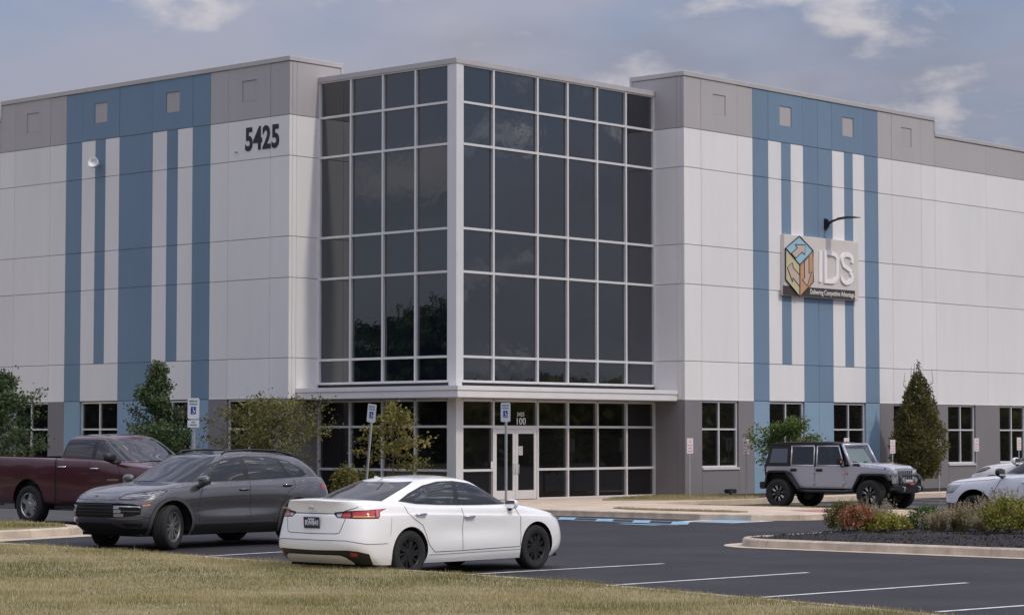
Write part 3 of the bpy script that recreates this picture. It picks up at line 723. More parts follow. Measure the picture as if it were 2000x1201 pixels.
    def make(s, name, obj, m, parent, mode='both', push=0.0, label=None):
        """mode both: one mesh over both halves; 'l'/'r': one side"""
        t = s.names.index(name); fs = [f for f in s.bm.faces if f[s.lt] == t]
        if not fs: return None
        v = []; nn = []; F = []
        for side in ((1, -1) if mode == 'both' else (1,) if mode == 'l' else (-1,)):
            ix = {}
            for f in fs:
                q = []
                for a in f.verts:
                    if a not in ix:
                        ix[a] = len(v); n = a.normal.copy(); c = a.co+n*push
                        if abs(a.co.y) < 1e-5: n.y = 0; n.normalize(); c.y = 0
                        v.append((c.x, c.y*side, c.z)); nn.append((n.x, n.y*side, n.z))
                    q.append(ix[a])
                F.append(tuple(q) if side == 1 else tuple(reversed(q)))
        me = bpy.data.meshes.new(obj); me.from_pydata(v, [], F); me.update()
        me.polygons.foreach_set('use_smooth', [True]*len(me.polygons)); me.materials.append(m)
        me.normals_split_custom_set_from_vertices(nn)
        o = link(bpy.data.objects.new(obj, me), parent)
        if label: o['label'] = label
        return o
    def pair(s, name, obj, m, parents, push=0.0): 
        pl, pr = parents if isinstance(parents, (list, tuple)) else (parents, parents)
        return s.make(name, obj, m, pl, 'l', push), s.make(name, obj, m, pr, 'r', push)
    def ribbon(s, pts, w, side, off=.0025, closed=False):
        """thin strip lying on the skin along a (U,z) line"""
        P = []
        pts = list(pts)+([pts[0]] if closed else [])
        for (a, b), (c, d) in zip(pts, pts[1:]):
            n = max(1, int(math.hypot(c-a, d-b)/.03)); P += [(a+(c-a)*i/n, b+(d-b)*i/n) for i in range(n)]
        P.append(pts[-1]); Q = [s.loc(*p) for p in P]; v = []; f = []
        for i, (c, n) in enumerate(Q):
            t = (Q[min(i+1, len(Q)-1)][0]-Q[max(i-1, 0)][0]); 
            if t.length < 1e-6: t = Vector((1, 0, 0))
            b = n.cross(t.normalized())*w/2
            for q in (c+n*off-b, c+n*off+b): v.append((q.x, q.y*side, q.z))
        for i in range(len(Q)-1): f.append((2*i, 2*i+1, 2*i+3, 2*i+2) if side > 0 else (2*i, 2*i+2, 2*i+3, 2*i+1))
        return v, f
    def lines(s, obj, specs, m, parent, sides=(1, -1)):
        o = None
        for sd in sides:
            for pts, w in specs:
                v, f = s.ribbon(pts, w, sd); o = mobj(obj, v, f, m, parent)
        return o
def circ(cx, cz, r, a0=0, a1=360, n=30): return [(cx+r*math.cos(R_(a0+(a1-a0)*i/n)), cz+r*math.sin(R_(a0+(a1-a0)*i/n))) for i in range(n)]

# ---- vehicle materials
def paint(name, col, flake=0.0, rough=.30, coat=1.0, metal=0.0): return mat(name, col, rough, .02, 40, coat=coat, metal=metal)
MT['p_white'] = paint('white_car_paint', (.86, .855, .84)); MT['p_grey'] = paint('grey_metallic_car_paint', (.105, .103, .110), metal=.65, rough=.22)
MT['p_maroon'] = paint('maroon_car_paint', (.075, .013, .021), metal=.3); MT['p_silver'] = paint('silver_blue_car_paint', (.44, .45, .51), metal=.35, rough=.34)
MT['p_white2'] = paint('cool_white_car_paint', (.76, .77, .80)); MT['p_cream'] = paint('warm_white_car_paint', (.74, .73, .71))
MT['tyre'] = mat('tyre_rubber', (.016, .016, .016), .85, .15, 30, .2, 200)
MT['rim_black'] = mat('gloss_black_wheel', (.014, .014, .015), .32, 0, coat=.3); MT['rim_dark'] = mat('dark_graphite_wheel', (.10, .10, .105), .35, .05, 5, metal=.7)
MT['rim_silver'] = mat('polished_wheel', (.55, .55, .56), .25, .05, 5, metal=.85)
MT['trim'] = mat('satin_black_trim', (.012, .012, .013), .38, 0); MT['cladding'] = mat('grey_plastic_cladding', (.055, .055, .057), .6, .05, 20)
MT['well'] = mat('wheel_well_lining', (.006, .006, .006), .95, 0); MT['seam'] = mat('panel_gap', (.02, .02, .021), .8, 0)
MT['cglass'] = glassmat('tinted_car_glass', (.010, .012, .013), .45, 1.8); MT['cglass_dark'] = glassmat('dark_tinted_car_glass', (.008, .009, .010), .12, 1.85)
MT['cglass_clear'] = glassmat('pale_green_car_glass', (.025, .032, .032), .80, 1.95)
MT['red'] = mat('red_lamp_lens', (.42, .012, .018), .12, .1, 12, coat=.8); MT['red2'] = mat('pale_red_lamp_lens', (.62, .09, .10), .15, .1, 12, coat=.8)
MT['amber'] = mat('amber_lamp_lens', (.70, .22, .02), .15, .08, 12, coat=.7); MT['clear'] = mat('clear_lamp_lens', (.42, .43, .44), .08, .25, 14, metal=.5, coat=1)
MT['dlamp'] = mat('smoked_lamp_lens', (.13, .135, .14), .10, .5, 11, metal=.4, coat=1); MT['rim_mid'] = mat('grey_alloy_wheel', (.30, .30, .31), .3, .05, 5, metal=.7)
MT['chrome'] = mat('chrome', (.70, .70, .71), .12, .03, 4, metal=1); MT['seat'] = mat('grey_seat_cloth', (.10, .10, .105), .85, .1, 20)
MT['plate'] = mat('dark_blue_plate', (.02, .035, .10), .5, .1, 20); MT['soft'] = mat('black_canvas', (.014, .014, .016), .8, .12, 30, .2, 150)
MT['seat_pale'] = mat('pale_seat_cloth', (.38, .38, .37), .85, .05, 20)

def wheel(parent, x, y, r, w, rim_r, style, m_rim, steer=0.0):
    """tyre and rim about the y axis; outer face points away from the car"""
    sd = 1 if y > 0 else -1
    wh = part('wheel', parent); wh.location = (x, y, r); wh.rotation_euler = (0, random.uniform(0, 1), 0) if not steer else (0, 0, steer)
    key = ('wheel', r, w, rim_r, style, m_rim.name, sd)
    if key not in _boxes:
        h = w/2
        prof = [(rim_r-.012, -h*.80), (rim_r+.012, -h*.93), (r*.80, -h), (r*.92, -h*.97), (r*.975, -h*.86), (r, -h*.66), (r, h*.66), (r*.975, h*.86), (r*.92, h*.97), (r*.80, h), (rim_r+.012, h*.93), (rim_r-.012, h*.80)]
        t = MB().lathe(prof, 'y', 48)
        # tread grooves stand as thin ribs
        for q in (-.42, -.14, .14, .42): t.lathe([(r-.004, (q-.10)*h*1.2), (r+.004, (q-.08)*h*1.2), (r+.004, (q+.08)*h*1.2), (r-.004, (q+.10)*h*1.2)], 'y', 48)
        ty = t.build('tyre', MT['tyre'], None, True); COL.objects.unlink(ty)
        o = sd*h*.80
        b = MB().lathe([(rim_r+.004, o), (rim_r+.004, o*1.06), (rim_r-.016, o*1.05), (rim_r-.024, o*.92), (rim_r-.03, o*.1), (rim_r-.03, -o*.9)], 'y', 40)
        face = o*.86
        def spoke(a, w0, w1, r0, r1, y0, y1, th, skew=0.0):
            a = R_(a); c, s_ = math.cos(a), math.sin(a)
            c2, s2 = math.cos(a+skew), math.sin(a+skew)
            def q(rr, ww, yy, ca, sa): return (rr*ca-ww*sa, yy, rr*sa+ww*ca)
            v = [q(r0, -w0, y0-th*sd, c, s_), q(r0, w0, y0-th*sd, c, s_), q(r1, w1, y1-th*sd, c2, s2), q(r1, -w1, y1-th*sd, c2, s2),
                 q(r0, -w0*.8, y0, c, s_), q(r0, w0*.8, y0, c, s_), q(r1, w1*.8, y1, c2, s2), q(r1, -w1*.8, y1, c2, s2)]
            b.add(v, [(3, 2, 1, 0), (4, 5, 6, 7), (0, 1, 5, 4), (1, 2, 6, 5), (2, 3, 7, 6), (3, 0, 4, 7)])
        if style == 'ten':
            for k in range(5):
                for dlt in (-15, 15): spoke(72*k+dlt, .022, .016, .06, rim_r-.02, face*.92, face, .03, .0)
        elif style == 'turbine':
            for k in range(5): spoke(72*k, .045, .050, .05, rim_r-.02, face, face*1.02, .022, .28); spoke(72*k+36, .014, .020, .07, rim_r-.02, face*.95, face*.98, .02, .28)
        elif style == 'five':
            for k in range(5): spoke(72*k+18, .060, .052, .04, rim_r-.02, face*.9, face*1.02, .04); spoke(72*k+54, .016, .03, .10, rim_r*.62, face*.7, face*.75, .03)
        elif style == 'mesh':
            for k in range(8): spoke(45*k, .016, .010, .05, rim_r-.02, face*.7, face*.98, .03, .09); spoke(45*k, .016, .010, .05, rim_r-.02, face*.7, face*.98, .03, -.09)
        b.lathe([(.0, face*.98), (.045, face*.98), (.07, face*.90), (.075, face*.5)], 'y', 20)
        rm = b.build('rim', m_rim, None, False); COL.objects.unlink(rm)
        dk = MB().lathe([(.0, o*.30), (rim_r*.80, o*.30), (rim_r*.80, o*.22), (0, o*.22)], 'y', 32).lathe([(rim_r-.034, -o*.6), (0, -o*.6)], 'y', 32)
        dk = dk.build('brake_disc', MT['rim_dark'] if style != 'mesh' else MT['trim'], None); COL.objects.unlink(dk)
        _boxes[key] = (ty.data, rm.data, dk.data)
        for q in (ty, rm, dk): bpy.data.objects.remove(q)
    for nm, me in zip(('tyre', 'rim', 'brake_disc'), _boxes[key]): link(bpy.data.objects.new(nm, me), wh)
    if style == 'mesh':   # milled bright accents on the black wheel
        a = MB()
        for k in range(8):
            an = R_(45*k); 
            for dd in (-.12, .12):
                p0 = (rim_r*.42*math.cos(an+dd*.4), sd*h_acc(w)*.80, rim_r*.42*math.sin(an+dd*.4)); p1 = ((rim_r-.03)*math.cos(an+dd), sd*h_acc(w)*.87, (rim_r-.03)*math.sin(an+dd)); a.tube([p0, p1], .0075, 4)
        a.build('rim_accent', MT['rim_silver'], wh)
    return wh
def h_acc(w): return w/2*.86
def wells(car, xs, r, yo, depth=.34):
    for x, zc in xs:
        for sd in (1, -1):
            n = 20; v = []; f = []
            for k in range(n+1):
                a = math.pi*1.16*k/n-.08*math.pi
                for yy in (yo, yo-depth): v.append((x+r*math.cos(a), sd*yy, zc+r*math.sin(a)))
            for k in range(n): f.append((2*k, 2*k+1, 2*k+3, 2*k+2))
            v.append((x, sd*(yo-depth), zc)); c = len(v)-1
            for k in range(n): f.append((2*k+1, c, 2*k+3))
            mobj('wheel_well', v, f, MT['well'], car)
def seats(car, xs, zf, y=.38, m=None, top=.62):
    for x in xs:
        for sd in (1, -1):
            b = MB(); b.box((x-.25, sd*y-.24, zf), (x+.28, sd*y+.24, zf+.16))
            M_ = Matrix.Translation((x-.24, sd*y, zf+.12)) @ Matrix.Rotation(R_(-14), 4, 'Y')
            b.box((-.09, -.23, 0), (.05, .23, top-.06), M_); b.box((-.06, -.12, top-.02), (.03, .12, top+.15), M_)
            b.build('seat', m or MT['seat'], car, bev=.03, smooth=False)
def mirror_pair(car, x, y, z, m_cap, size=1.0, fold=0.0):
    for sd in (1, -1):
        bm = bmesh.new(); bmesh.ops.create_uvsphere(bm, u_segments=18, v_segments=10, radius=1)
        for v in bm.verts:
            c = v.co; v.co = Vector((math.copysign(abs(c.x)**.8, c.x)*.075*size*(1 if c.x > 0 else .55), math.copysign(abs(c.y)**.75, c.y)*.115*size, math.copysign(abs(c.z)**.75, c.z)*.078*size))
        o = bobj('mirror', bm, m_cap, car, True); o.location = (x, sd*(y+.15*size), z)
        MB().box((-.047*size, -.095*size, -.058*size), (-.040*size, .095*size, .058*size)).build('mirror_glass', MT['chrome'], o)
        MB().tube([(0, -sd*.0, -.06*size), (.01, -sd*.08*size, -.09*size), (.03, -sd*.20*size, -.075*size)], [.03*size, .028*size, .03*size], 8).build('mirror_stalk', MT['trim'], o, True)
def handle(sh, u, z, side, m, door, L=.22):
    co, n = sh.loc(u, z); y = co.y
    b = MB(); pts = [(co.x+L/2, (y+.004)*side, z), (co.x+L/2-.03, (y+.035)*side, z+.004), (co.x-L/2+.03, (y+.035)*side, z+.004), (co.x-L/2, (y+.004)*side, z)]
    b.tube(pts, [.014, .017, .017, .014], 8); h = b.build('handle', m, door, True); return h
def underbody(car, x0, x1, w, z0, z1):
    MB().box((x0, -w, z0), (x1, w, z1)).build('underbody', MT['well'], car)
def car_base(name, label, loc, head, scale, group=None):
    return thing(name, loc, label, 'car' if 'truck' not in name and 'pickup' not in name else 'truck', head, group, scale)
def inside_outline(ringpts):
    P = [(p[0], p[1]) for p in ringpts]
    def f(x, y):
        ys = np.interp(-x, [-p[0] for p in P], [p[1] for p in P], left=-1, right=-1); return y < ys
    return f

# ------------------------------------------------------------------ white saloon
def saloon():
    car = car_base('saloon_car', 'white four-door saloon with black wheels parked nose-in beside the grass', (26.49, 25.69, 0), R_(1.5), 1.034)
    P = MT['p_white']; XF, XR, ZW, RW = 1.4125, -1.4125, .335, .335
    lv = [dict(z=[(2.4, .215), (1.8, .185), (-1.8, .19), (-2.5, .235)], w=.845, xf=2.22, xr=-2.36, cf=.62, cr=.42),
          dict(z=[(2.4, .30), (-1.6, .29), (-2.5, .32)], w=.892, xf=2.33, xr=-2.46, cf=.64, cr=.42),
          dict(z=[(2.4, .45), (-2.5, .47)], w=[(2.4, .90), (1.4, .915), (.7, .915), (0, .918), (-.7, .915), (-1.4, .92), (-2.5, .90)], xf=2.375, xr=-2.525, cf=.66, cr=.42, nr=3.0),
          dict(z=[(2.4, .62), (0, .66), (-2.5, .68)], w=[(2.4, .88), (1.4, .922), (.6, .900), (0, .894), (-.6, .898), (-1.4, .925), (-2.5, .88)], xf=2.36, xr=-2.50, cf=.68, cr=.44, nr=3.0),
          dict(z=[(2.4, .73), (1.4, .80), (0, .845), (-1.4, .885), (-2.5, .89)], w=[(2.3, .84), (1.4, .912), (0, .905), (-1.4, .918), (-2.4, .85)], xf=2.31, xr=-2.475, cf=.66, cr=.46),
          dict(z=[(2.4, .745), (1.4, .825), (0, .872), (-1.4, .912), (-2.5, .915)], w=[(2.3, .82), (1.4, .892), (0, .890), (-1.4, .898), (-2.4, .83)], xf=2.295, xr=-2.462, cf=.66, cr=.46),
          dict(z=[(2.4, .785), (1.5, .885), (.9, .945), (0, .965), (-1.0, .99), (-1.8, 1.035), (-2.5, 1.035)], w=[(2.2, .76), (1.4, .855), (0, .865), (-1.4, .86), (-2.4, .76)], xf=2.24, xr=-2.475, cf=.62, cr=.44),
          dict(z=[(2.2, .80), (1.5, .925), (1.0, .985), (0, 1.0), (-1.0, 1.03), (-1.7, 1.085), (-2.15, 1.105), (-2.5, 1.10)], w=[(2.1, .68), (1.4, .79), (0, .805), (-1.2, .80), (-2.4, .68)], xf=2.16, xr=-2.50, cf=.60, cr=.40)]
    B = Shell(lv, 4, [(2.2, .015), (1.5, .075), (.9, .06), (-1.7, .02), (-2.2, .035), (-2.5, .03)])
    Pb = ring(lv[-1])
    # greenhouse
    g = [dict(z=[(1.3, .97), (.9, .975), (0, .985), (-1.0, 1.015), (-1.7, 1.07), (-2.1, 1.095)], w=[(1.3, .74), (.8, .785), (0, .80), (-1.2, .785), (-2.0, .66)], xf=1.20, xr=-2.02, cf=.55, cr=.42, nf=2.3, nr=2.4, zc=[(1.2, .055), (.6, .03), (-1.6, .0), (-2.0, .015)]),
         dict(z=[(.9, 1.12), (.4, 1.17), (0, 1.19), (-.9, 1.20), (-1.5, 1.20), (-1.8, 1.19)], w=[(.9, .68), (.4, .715), (-.9, .72), (-1.5, .67)], xf=.84, xr=-1.66, cf=.45, cr=.38, nf=2.3, nr=2.4),
         dict(z=[(.6, 1.26), (.3, 1.315), (0, 1.34), (-.4, 1.35), (-.9, 1.33), (-1.3, 1.29)], w=[(.5, .60), (0, .63), (-.8, .63), (-1.3, .58)], xf=.49, xr=-1.28, cf=.36, cr=.32, nf=2.3, nr=2.4),
         dict(z=[(.4, 1.315), (.1, 1.375), (-.3, 1.395), (-.7, 1.385), (-1.1, 1.35)], w=[(.4, .52), (0, .565), (-.8, .565), (-1.2, .50)], xf=.33, xr=-1.10, cf=.30, cr=.28, nf=2.3, nr=2.4)]
    G = Shell(g, 5, [(.4, .045), (-.2, .05), (-.8, .05), (-1.2, .04)])
    gin = inside_outline(ring(g[0]))
    B.drop(cond=lambda f: f[B.lz] == 1 and gin(f.calc_center_median().x-.0, abs(f.calc_center_median().y)+.05))
    # cuts on the lower body
    for x in (XF, XR): B.cut(circ(x, ZW+.015, .375, -40, 220, 40)+[(x-.30, -.1), (x+.30, -.1)], 'arch', 'side'); 
    B.drop('arch')
    ur = B.ur
    B.cut([(.985, .36), (-.285, .345), (-.255, 1.2), (.86, 1.2), (1.03, .80)], 'front_door', 'side')
    B.cut([(-.285, .345), (-.88, .345), (-.98, .45), (-1.06, .60), (-1.16, .74), (-1.34, .83), (-1.48, .92), (-1.50, 1.2), (-.255, 1.2)], 'rear_door', 'side')
    # tail lamps
    tl = [(-1.86, .995), (-2.02, .945), (-2.06, .855), (ur(.75), .855), (ur(.47), .865), (ur(.40), .925), (ur(.44), .945), (ur(.62), .965)]
    B.cut(tl, 'tail_lamp', 'U')
    B.cut([(ur(.47), .880), (ur(.52), .875), (ur(.56), .935), (ur(.46), .925)], 'tl_clear', 'U', only=['tail_lamp'])
    B.cut([(ur(.54), .877), (ur(.66), .872), (ur(.68), .948), (ur(.58), .938)], 'tl_red', 'U', only=['tail_lamp'])
    B.cut([(ur(.70), .905), (-2.14, .908), (-2.10, .975), (ur(.70), .953)], 'tl_red', 'U', only=['tail_lamp'])
    B.cut([(ur(.70), .875), (-2.13, .872), (-2.135, .900), (ur(.70), .898)], 'tl_amber', 'U', only=['tail_lamp'])
    B.cut([(-2.085, .978), (-2.12, .875), (-2.07, .87), (-2.04, .945), (-1.91, .985)], 'tl_pale', 'U', only=['tail_lamp'])
    B.cut([(ur(.0)-.02, .925), (ur(.0)-.02, .875), (ur(.47), .865), (ur(.40), .925)], 'garnish', 'U')
    # rear bumper valance
    B.cut([(ur(0)-.02, .10), (ur(0)-.02, .405), (ur(.62), .415), (ur(.76), .40), (ur(.86), .36), (ur(.86), .10)], 'valance', 'U')
    B.cut([(ur(0)-.02, .10), (ur(0)-.02, .345), (ur(.50), .345), (ur(.58), .32), (ur(.66), .255), (ur(.70), .10)], 'diffuser', 'U', only=['valance'])
    B.cut([(ur(.66), .33), (ur(.74), .325), (ur(.75), .375), (ur(.66), .385)], 'reflector', 'U', only=['valance'])
    # front lamps and grille
    uf = B.uf
    B.cut([(1.86, .78), (uf(.62), .685), (uf(.50), .66), (uf(.48), .70), (uf(.60), .755), (1.92, .84)], 'head_lamp', 'U')
    B.cut([(uf(0)+.02, .36), (uf(0)+.02, .68), (uf(.42), .68), (uf(.30), .42), (uf(.28), .36)], 'grille', 'U')
    # trunk lid, bonnet, fuel
    body = B.make('', 'body', P, car)
    dl, dr = B.pair('front_door', 'door', P, car); rl, rr = B.pair('rear_door', 'door', P, car)
    wells(car, ((XF, ZW+.015), (XR, ZW+.015)), .385, .86)
    for n_, ob, m in (('tail_lamp', 'tail_lamp', MT['trim']),):
        tls = B.pair(n_, ob, m, car)
    for n_, ob, m in (('tl_clear', 'reversing_lamp', MT['clear']), ('tl_red', 'brake_lamp', MT['red']), ('tl_amber', 'indicator', MT['amber']), ('tl_pale', 'lamp_lens', MT['red2'])): B.pair(n_, ob, m, tls, .002)
    B.make('garnish', 'boot_garnish', P, car); B.make('valance', 'rear_valance', MT['trim'], car); B.make('diffuser', 'skid_plate', MT['alu'], car, push=.012); B.pair('reflector', 'reflector', MT['red'], car, .003)
    B.pair('head_lamp', 'head_lamp', MT['clear'], car); B.make('grille', 'grille', MT['trim'], car)
    # seams
    gap = .009
    fd = [(.985, .36), (-.285, .345), (-.262, .99)]; fd2 = [(.985, .36), (1.03, .80), (.97, .955)]
    rd = [(-.285, .345), (-.88, .345), (-.98, .45), (-1.06, .60), (-1.16, .74), (-1.34, .83), (-1.48, .92), (-1.50, 1.05)]
    for side, d1, d2 in ((1, dl, rl), (-1, dr, rr)):
        B.lines('door_seam', [(fd, gap), (fd2, gap)], MT['seam'], d1, (side,)); B.lines('door_seam', [(rd, gap)], MT['seam'], d2, (side,))
        handle(B, .02-.16, .835, side, MT['chrome'], d1); handle(B, -1.22, .895, side, MT['chrome'], d2)
    B.lines('boot_seam_crease', [([(ur(.80), 1.02), (ur(.60), .962)], gap), ([(ur(.60), .86), (ur(.50), .66), (ur(.44), .645), (ur(0), .64)], gap), ([(ur(.0), .925), (ur(.40), .925)], .010), ([(ur(.0), .55), (ur(.6), .55), (ur(.86), .50), (-1.83, .50)], .008), ([(-1.815, .87), (-1.80, .60)], .005)], MT['seam'], car)  # panel gaps, plus dark lines painting in the boot and bumper crease shading
    B.lines('sill_seam', [([(1.02, .315), (-1.0, .305)], .006)], MT['seam'], car)
    B.lines('bonnet_seam', [([(1.9, .86), (uf(.5), .735), (uf(0), .715)], .007)], MT['seam'], car)
    # greenhouse glass: windscreen and rear window as grid cells, side windows by outline
    fz = lambda f: f.calc_center_median()
    def top_at(c, frac): return frac
    G.cut([(.93, .995), (.70, 1.115), (.40, 1.245), (.12, 1.325), (-.20, 1.362), (-.55, 1.358), (-.90, 1.305), (-1.25, 1.195), (-1.50, 1.085), (-1.15, 1.04), (-.3, 1.0)], 'dlo', 'side', cond=lambda f: abs(f.normal.y) > .42)
    G.cut([(.80, 1.015), (.62, 1.125), (.36, 1.238), (.10, 1.305), (-.17, 1.335), (-.245, 1.028)], 'pane_f', 'side', only=['dlo'])
    G.cut([(-.335, 1.03), (-.27, 1.338), (-.56, 1.335), (-.86, 1.285), (-1.14, 1.20), (-1.32, 1.13), (-1.10, 1.068), (-.95, 1.05)], 'pane_r', 'side', only=['dlo'])
    A = lambda f: (f.verts[0][G.lu]+f.verts[len(f.verts)//2][G.lu])/2
    uA, uC = float(G.U[NF-3]), float(G.U[NF+NS+3])
    G.name_faces('screen', lambda f: f[G.lz] == 0 and f[G.lt] == 0 and A(f) > uA and 1.0 < fz(f).z)
    G.name_faces('rear_screen', lambda f: f[G.lz] == 0 and f[G.lt] == 0 and A(f) < uC and 1.0 < fz(f).z)
    roof = G.make('', 'roof', P, car); G.pair('dlo', 'window_surround', MT['trim'], car)
    G.pair('pane_f', 'window', MT['cglass_clear'], (dl, dr), .002); G.pair('pane_r', 'window', MT['cglass_clear'], (rl, rr), .002)
    G.make('screen', 'windscreen', MT['cglass_clear'], car); G.make('rear_screen', 'rear_window', MT['cglass'], car)
    # cabin
    underbody(car, -2.2, 2.1, .72, .17, .22); MB().box((-1.3, -.74, .23), (1.1, .74, .27)).box((.72, -.70, .55), (1.2, .70, .93)).box((-1.95, -.66, .95), (-1.40, .66, .99)).build('cabin_floor', MT['trim'], car)
    seats(car, (.15,), .46, m=MT['seat_pale'], top=.66); seats(car, (-.80,), .46, .36, m=MT['seat_pale'], top=.58)
    s = MB().lathe([(.17, -.012), (.185, 0), (.17, .012)], 'x', 24, closed=True).build('steering_wheel', MT['trim'], car, True); s.location = (.62, .38, .90); s.rotation_euler = (0, R_(25), 0)
    mirror_pair(car, .80, .78, 1.0, P, .95)
    for x in (XF, XR):
        for y in (.80, -.80): wheel(car, x, y, RW, .225, .225, 'turbine', MT['rim_black'])
    # plate, badges, antenna
    pl = part('number_plate', car); pl.location = (-2.505, 0, .795); pl.rotation_euler = (0, R_(-4), 0)
    MB().box((-.012, -.155, -.078), (0, .155, .078)).build('plate_frame', MT['ink'], pl); MB().box((-.016, -.145, -.068), (-.0125, .145, .068)).build('plate_face', MT['plate'], pl)
    text('plate_number', 'RW841', .10, MT['sign_white'], pl, frame((-.019, -.02, -.005), (0, -1, 0), (0, 0, 1)), .001, .003, .9); MB().box((-.018, .06, .042), (-.0162, -.07, .060)).build('plate_strip', MT['sign_white'], pl)
    em = MB().lathe([(.040, 0), (.047, -.004), (.040, -.008)], 'x', 24).box((-.008, -.058, -.008), (0, .058, .008)).build('badge', MT['chrome'], car); em.location = (-2.512, 0, .995)
    MB().box((-.006, -.06, -.012), (0, .06, .012)).build('model_badge', MT['chrome'], car).location = (-2.485, .56, .995)
    MB().prism([(-1.06, 1.395), (-1.22, 1.40), (-1.20, 1.44)], -.018, .018).build('antenna_fin', P, car)
    return car
saloon()
# ------------------------------------------------------------------ grey SUV
def suv(car, P, glass, glass_d, opts):
    """mid-size SUV; opts picks lamps, grille and rims"""
    XF, XR, RW = 1.4475, -1.4475, opts.get('rw', .375); ZW = RW+.01
    lv = [dict(z=[(2.4, .27), (1.9, .235), (-1.8, .24), (-2.5, .30)], w=.87, xf=2.12, xr=-2.32, cf=.60, cr=.42),
          dict(z=[(2.4, .37), (-1.6, .34), (-2.5, .40)], w=.94, xf=2.30, xr=-2.44, cf=.66, cr=.42),
          dict(z=[(2.4, .50), (-2.5, .52)], w=[(2.4, .95), (1.45, .975), (.7, .975), (0, .980), (-.7, .975), (-1.45, .98), (-2.5, .94)], xf=2.385, xr=-2.51, cf=.70, cr=.44, nf=2.7),
          dict(z=[(2.4, .66), (0, .68), (-2.5, .70)], w=[(2.4, .93), (1.45, .985), (.6, .955), (0, .944), (-.6, .952), (-1.45, .99), (-2.5, .93)], xf=2.40, xr=-2.52, cf=.72, cr=.46, nf=2.7),
          dict(z=[(2.4, .80), (1.4, .86), (0, .86), (-1.4, .90), (-2.5, .90)], w=[(2.3, .90), (1.45, .985), (0, .965), (-1.45, .985), (-2.4, .90)], xf=2.37, xr=-2.50, cf=.74, cr=.48),
          dict(z=[(2.4, .885), (1.4, 1.00), (.6, 1.02), (-1.0, 1.05), (-2.5, 1.06)], w=[(2.3, .82), (1.45, .935), (0, .935), (-1.45, .94), (-2.4, .84)], xf=2.29, xr=-2.47, cf=.74, cr=.48),
          dict(z=[(2.3, .925), (1.8, 1.02), (1.4, 1.065), (1.0, 1.105), (0, 1.125), (-1.0, 1.15), (-2.0, 1.18), (-2.5, 1.17)], w=[(2.2, .70), (1.4, .84), (0, .87), (-1.4, .87), (-2.4, .76)], xf=2.20, xr=-2.43, cf=.74, cr=.46)]
    B = Shell(lv, 4, [(2.3, .01), (1.6, .055), (1.0, .055), (-2.0, .02)])
    g = [dict(z=[(1.4, 1.09), (.9, 1.105), (0, 1.115), (-1.0, 1.14), (-2.4, 1.165)], w=[(1.4, .78), (.8, .845), (0, .865), (-1.4, .855), (-2.4, .74)], xf=1.26, xr=-2.38, cf=.58, cr=.42, nf=2.3, nr=2.6, zc=[(1.3, .05), (.6, .02), (-2.3, .0)]),
         dict(z=[(1.0, 1.27), (.4, 1.33), (-.6, 1.36), (-1.6, 1.36), (-2.3, 1.34)], w=[(1.0, .73), (.4, .785), (-.8, .80), (-1.6, .775), (-2.2, .67)], xf=.92, xr=-2.22, cf=.50, cr=.40, nf=2.3, nr=2.6),
         dict(z=[(.7, 1.43), (.3, 1.495), (-.5, 1.535), (-1.4, 1.51), (-2.1, 1.45)], w=[(.7, .65), (.2, .70), (-.8, .71), (-1.5, .685), (-2.1, .59)], xf=.58, xr=-2.03, cf=.42, cr=.36, nf=2.3, nr=2.6),
         dict(z=[(.5, 1.515), (.1, 1.58), (-.5, 1.61), (-1.2, 1.59), (-1.9, 1.52)], w=[(.5, .57), (.1, .635), (-.8, .645), (-1.4, .62), (-1.9, .52)], xf=.40, xr=-1.93, cf=.34, cr=.32, nf=2.3, nr=2.6)]
    G = Shell(g, 5, [(.4, .035), (-.3, .042), (-1.2, .042), (-1.9, .025)])
    gin = inside_outline(ring(g[0]))
    B.drop(cond=lambda f: f[B.lz] == 1 and gin(f.calc_center_median().x, abs(f.calc_center_median().y)+.05))
    uf, ur = B.uf, B.ur
    for x in (XF, XR):
        B.cut(circ(x, ZW+.02, .485, -30, 210, 40)+[(x-.42, -.1), (x+.42, -.1)], 'arch_trim%d' % (x > 0), 'side')
    for x in (XF, XR): B.cut(circ(x, ZW+.02, .425, -40, 220, 40)+[(x-.34, -.1), (x+.34, -.1)], 'arch', 'side')
    B.drop('arch')
    B.cut([(1.05, .10), (1.05, .40), (-1.0, .40), (-1.0, .10)], 'sill', 'side', only=[''])
    B.cut([(.86, .405), (-.31, .405), (-.31, 1.3), (.74, 1.3), (.88, .9)], 'front_door', 'side', only=[''])
    B.cut([(-.31, .405), (-.93, .405), (-.98, .56), (-1.08, .78), (-1.24, .94), (-1.43, 1.02), (-1.45, 1.3), (-.31, 1.3)], 'rear_door', 'side', only=[''])
    # lamps and grilles
    hl = [(1.66, .985), (1.78, .925), (1.98, .875), (uf(.70), .852), (uf(.585), .855), (uf(.57), .872), (uf(.66), .935), (2.0, .985), (1.82, 1.01)]
    B.cut(hl, 'head_lamp', 'U', only=[''])
    for k, (a, b) in enumerate(((1.90, 1.99), (2.04, 2.12))): B.cut(circ((a+b)/2, .93, .038, 0, 360, 10), 'projector', 'U', only=['head_lamp'])
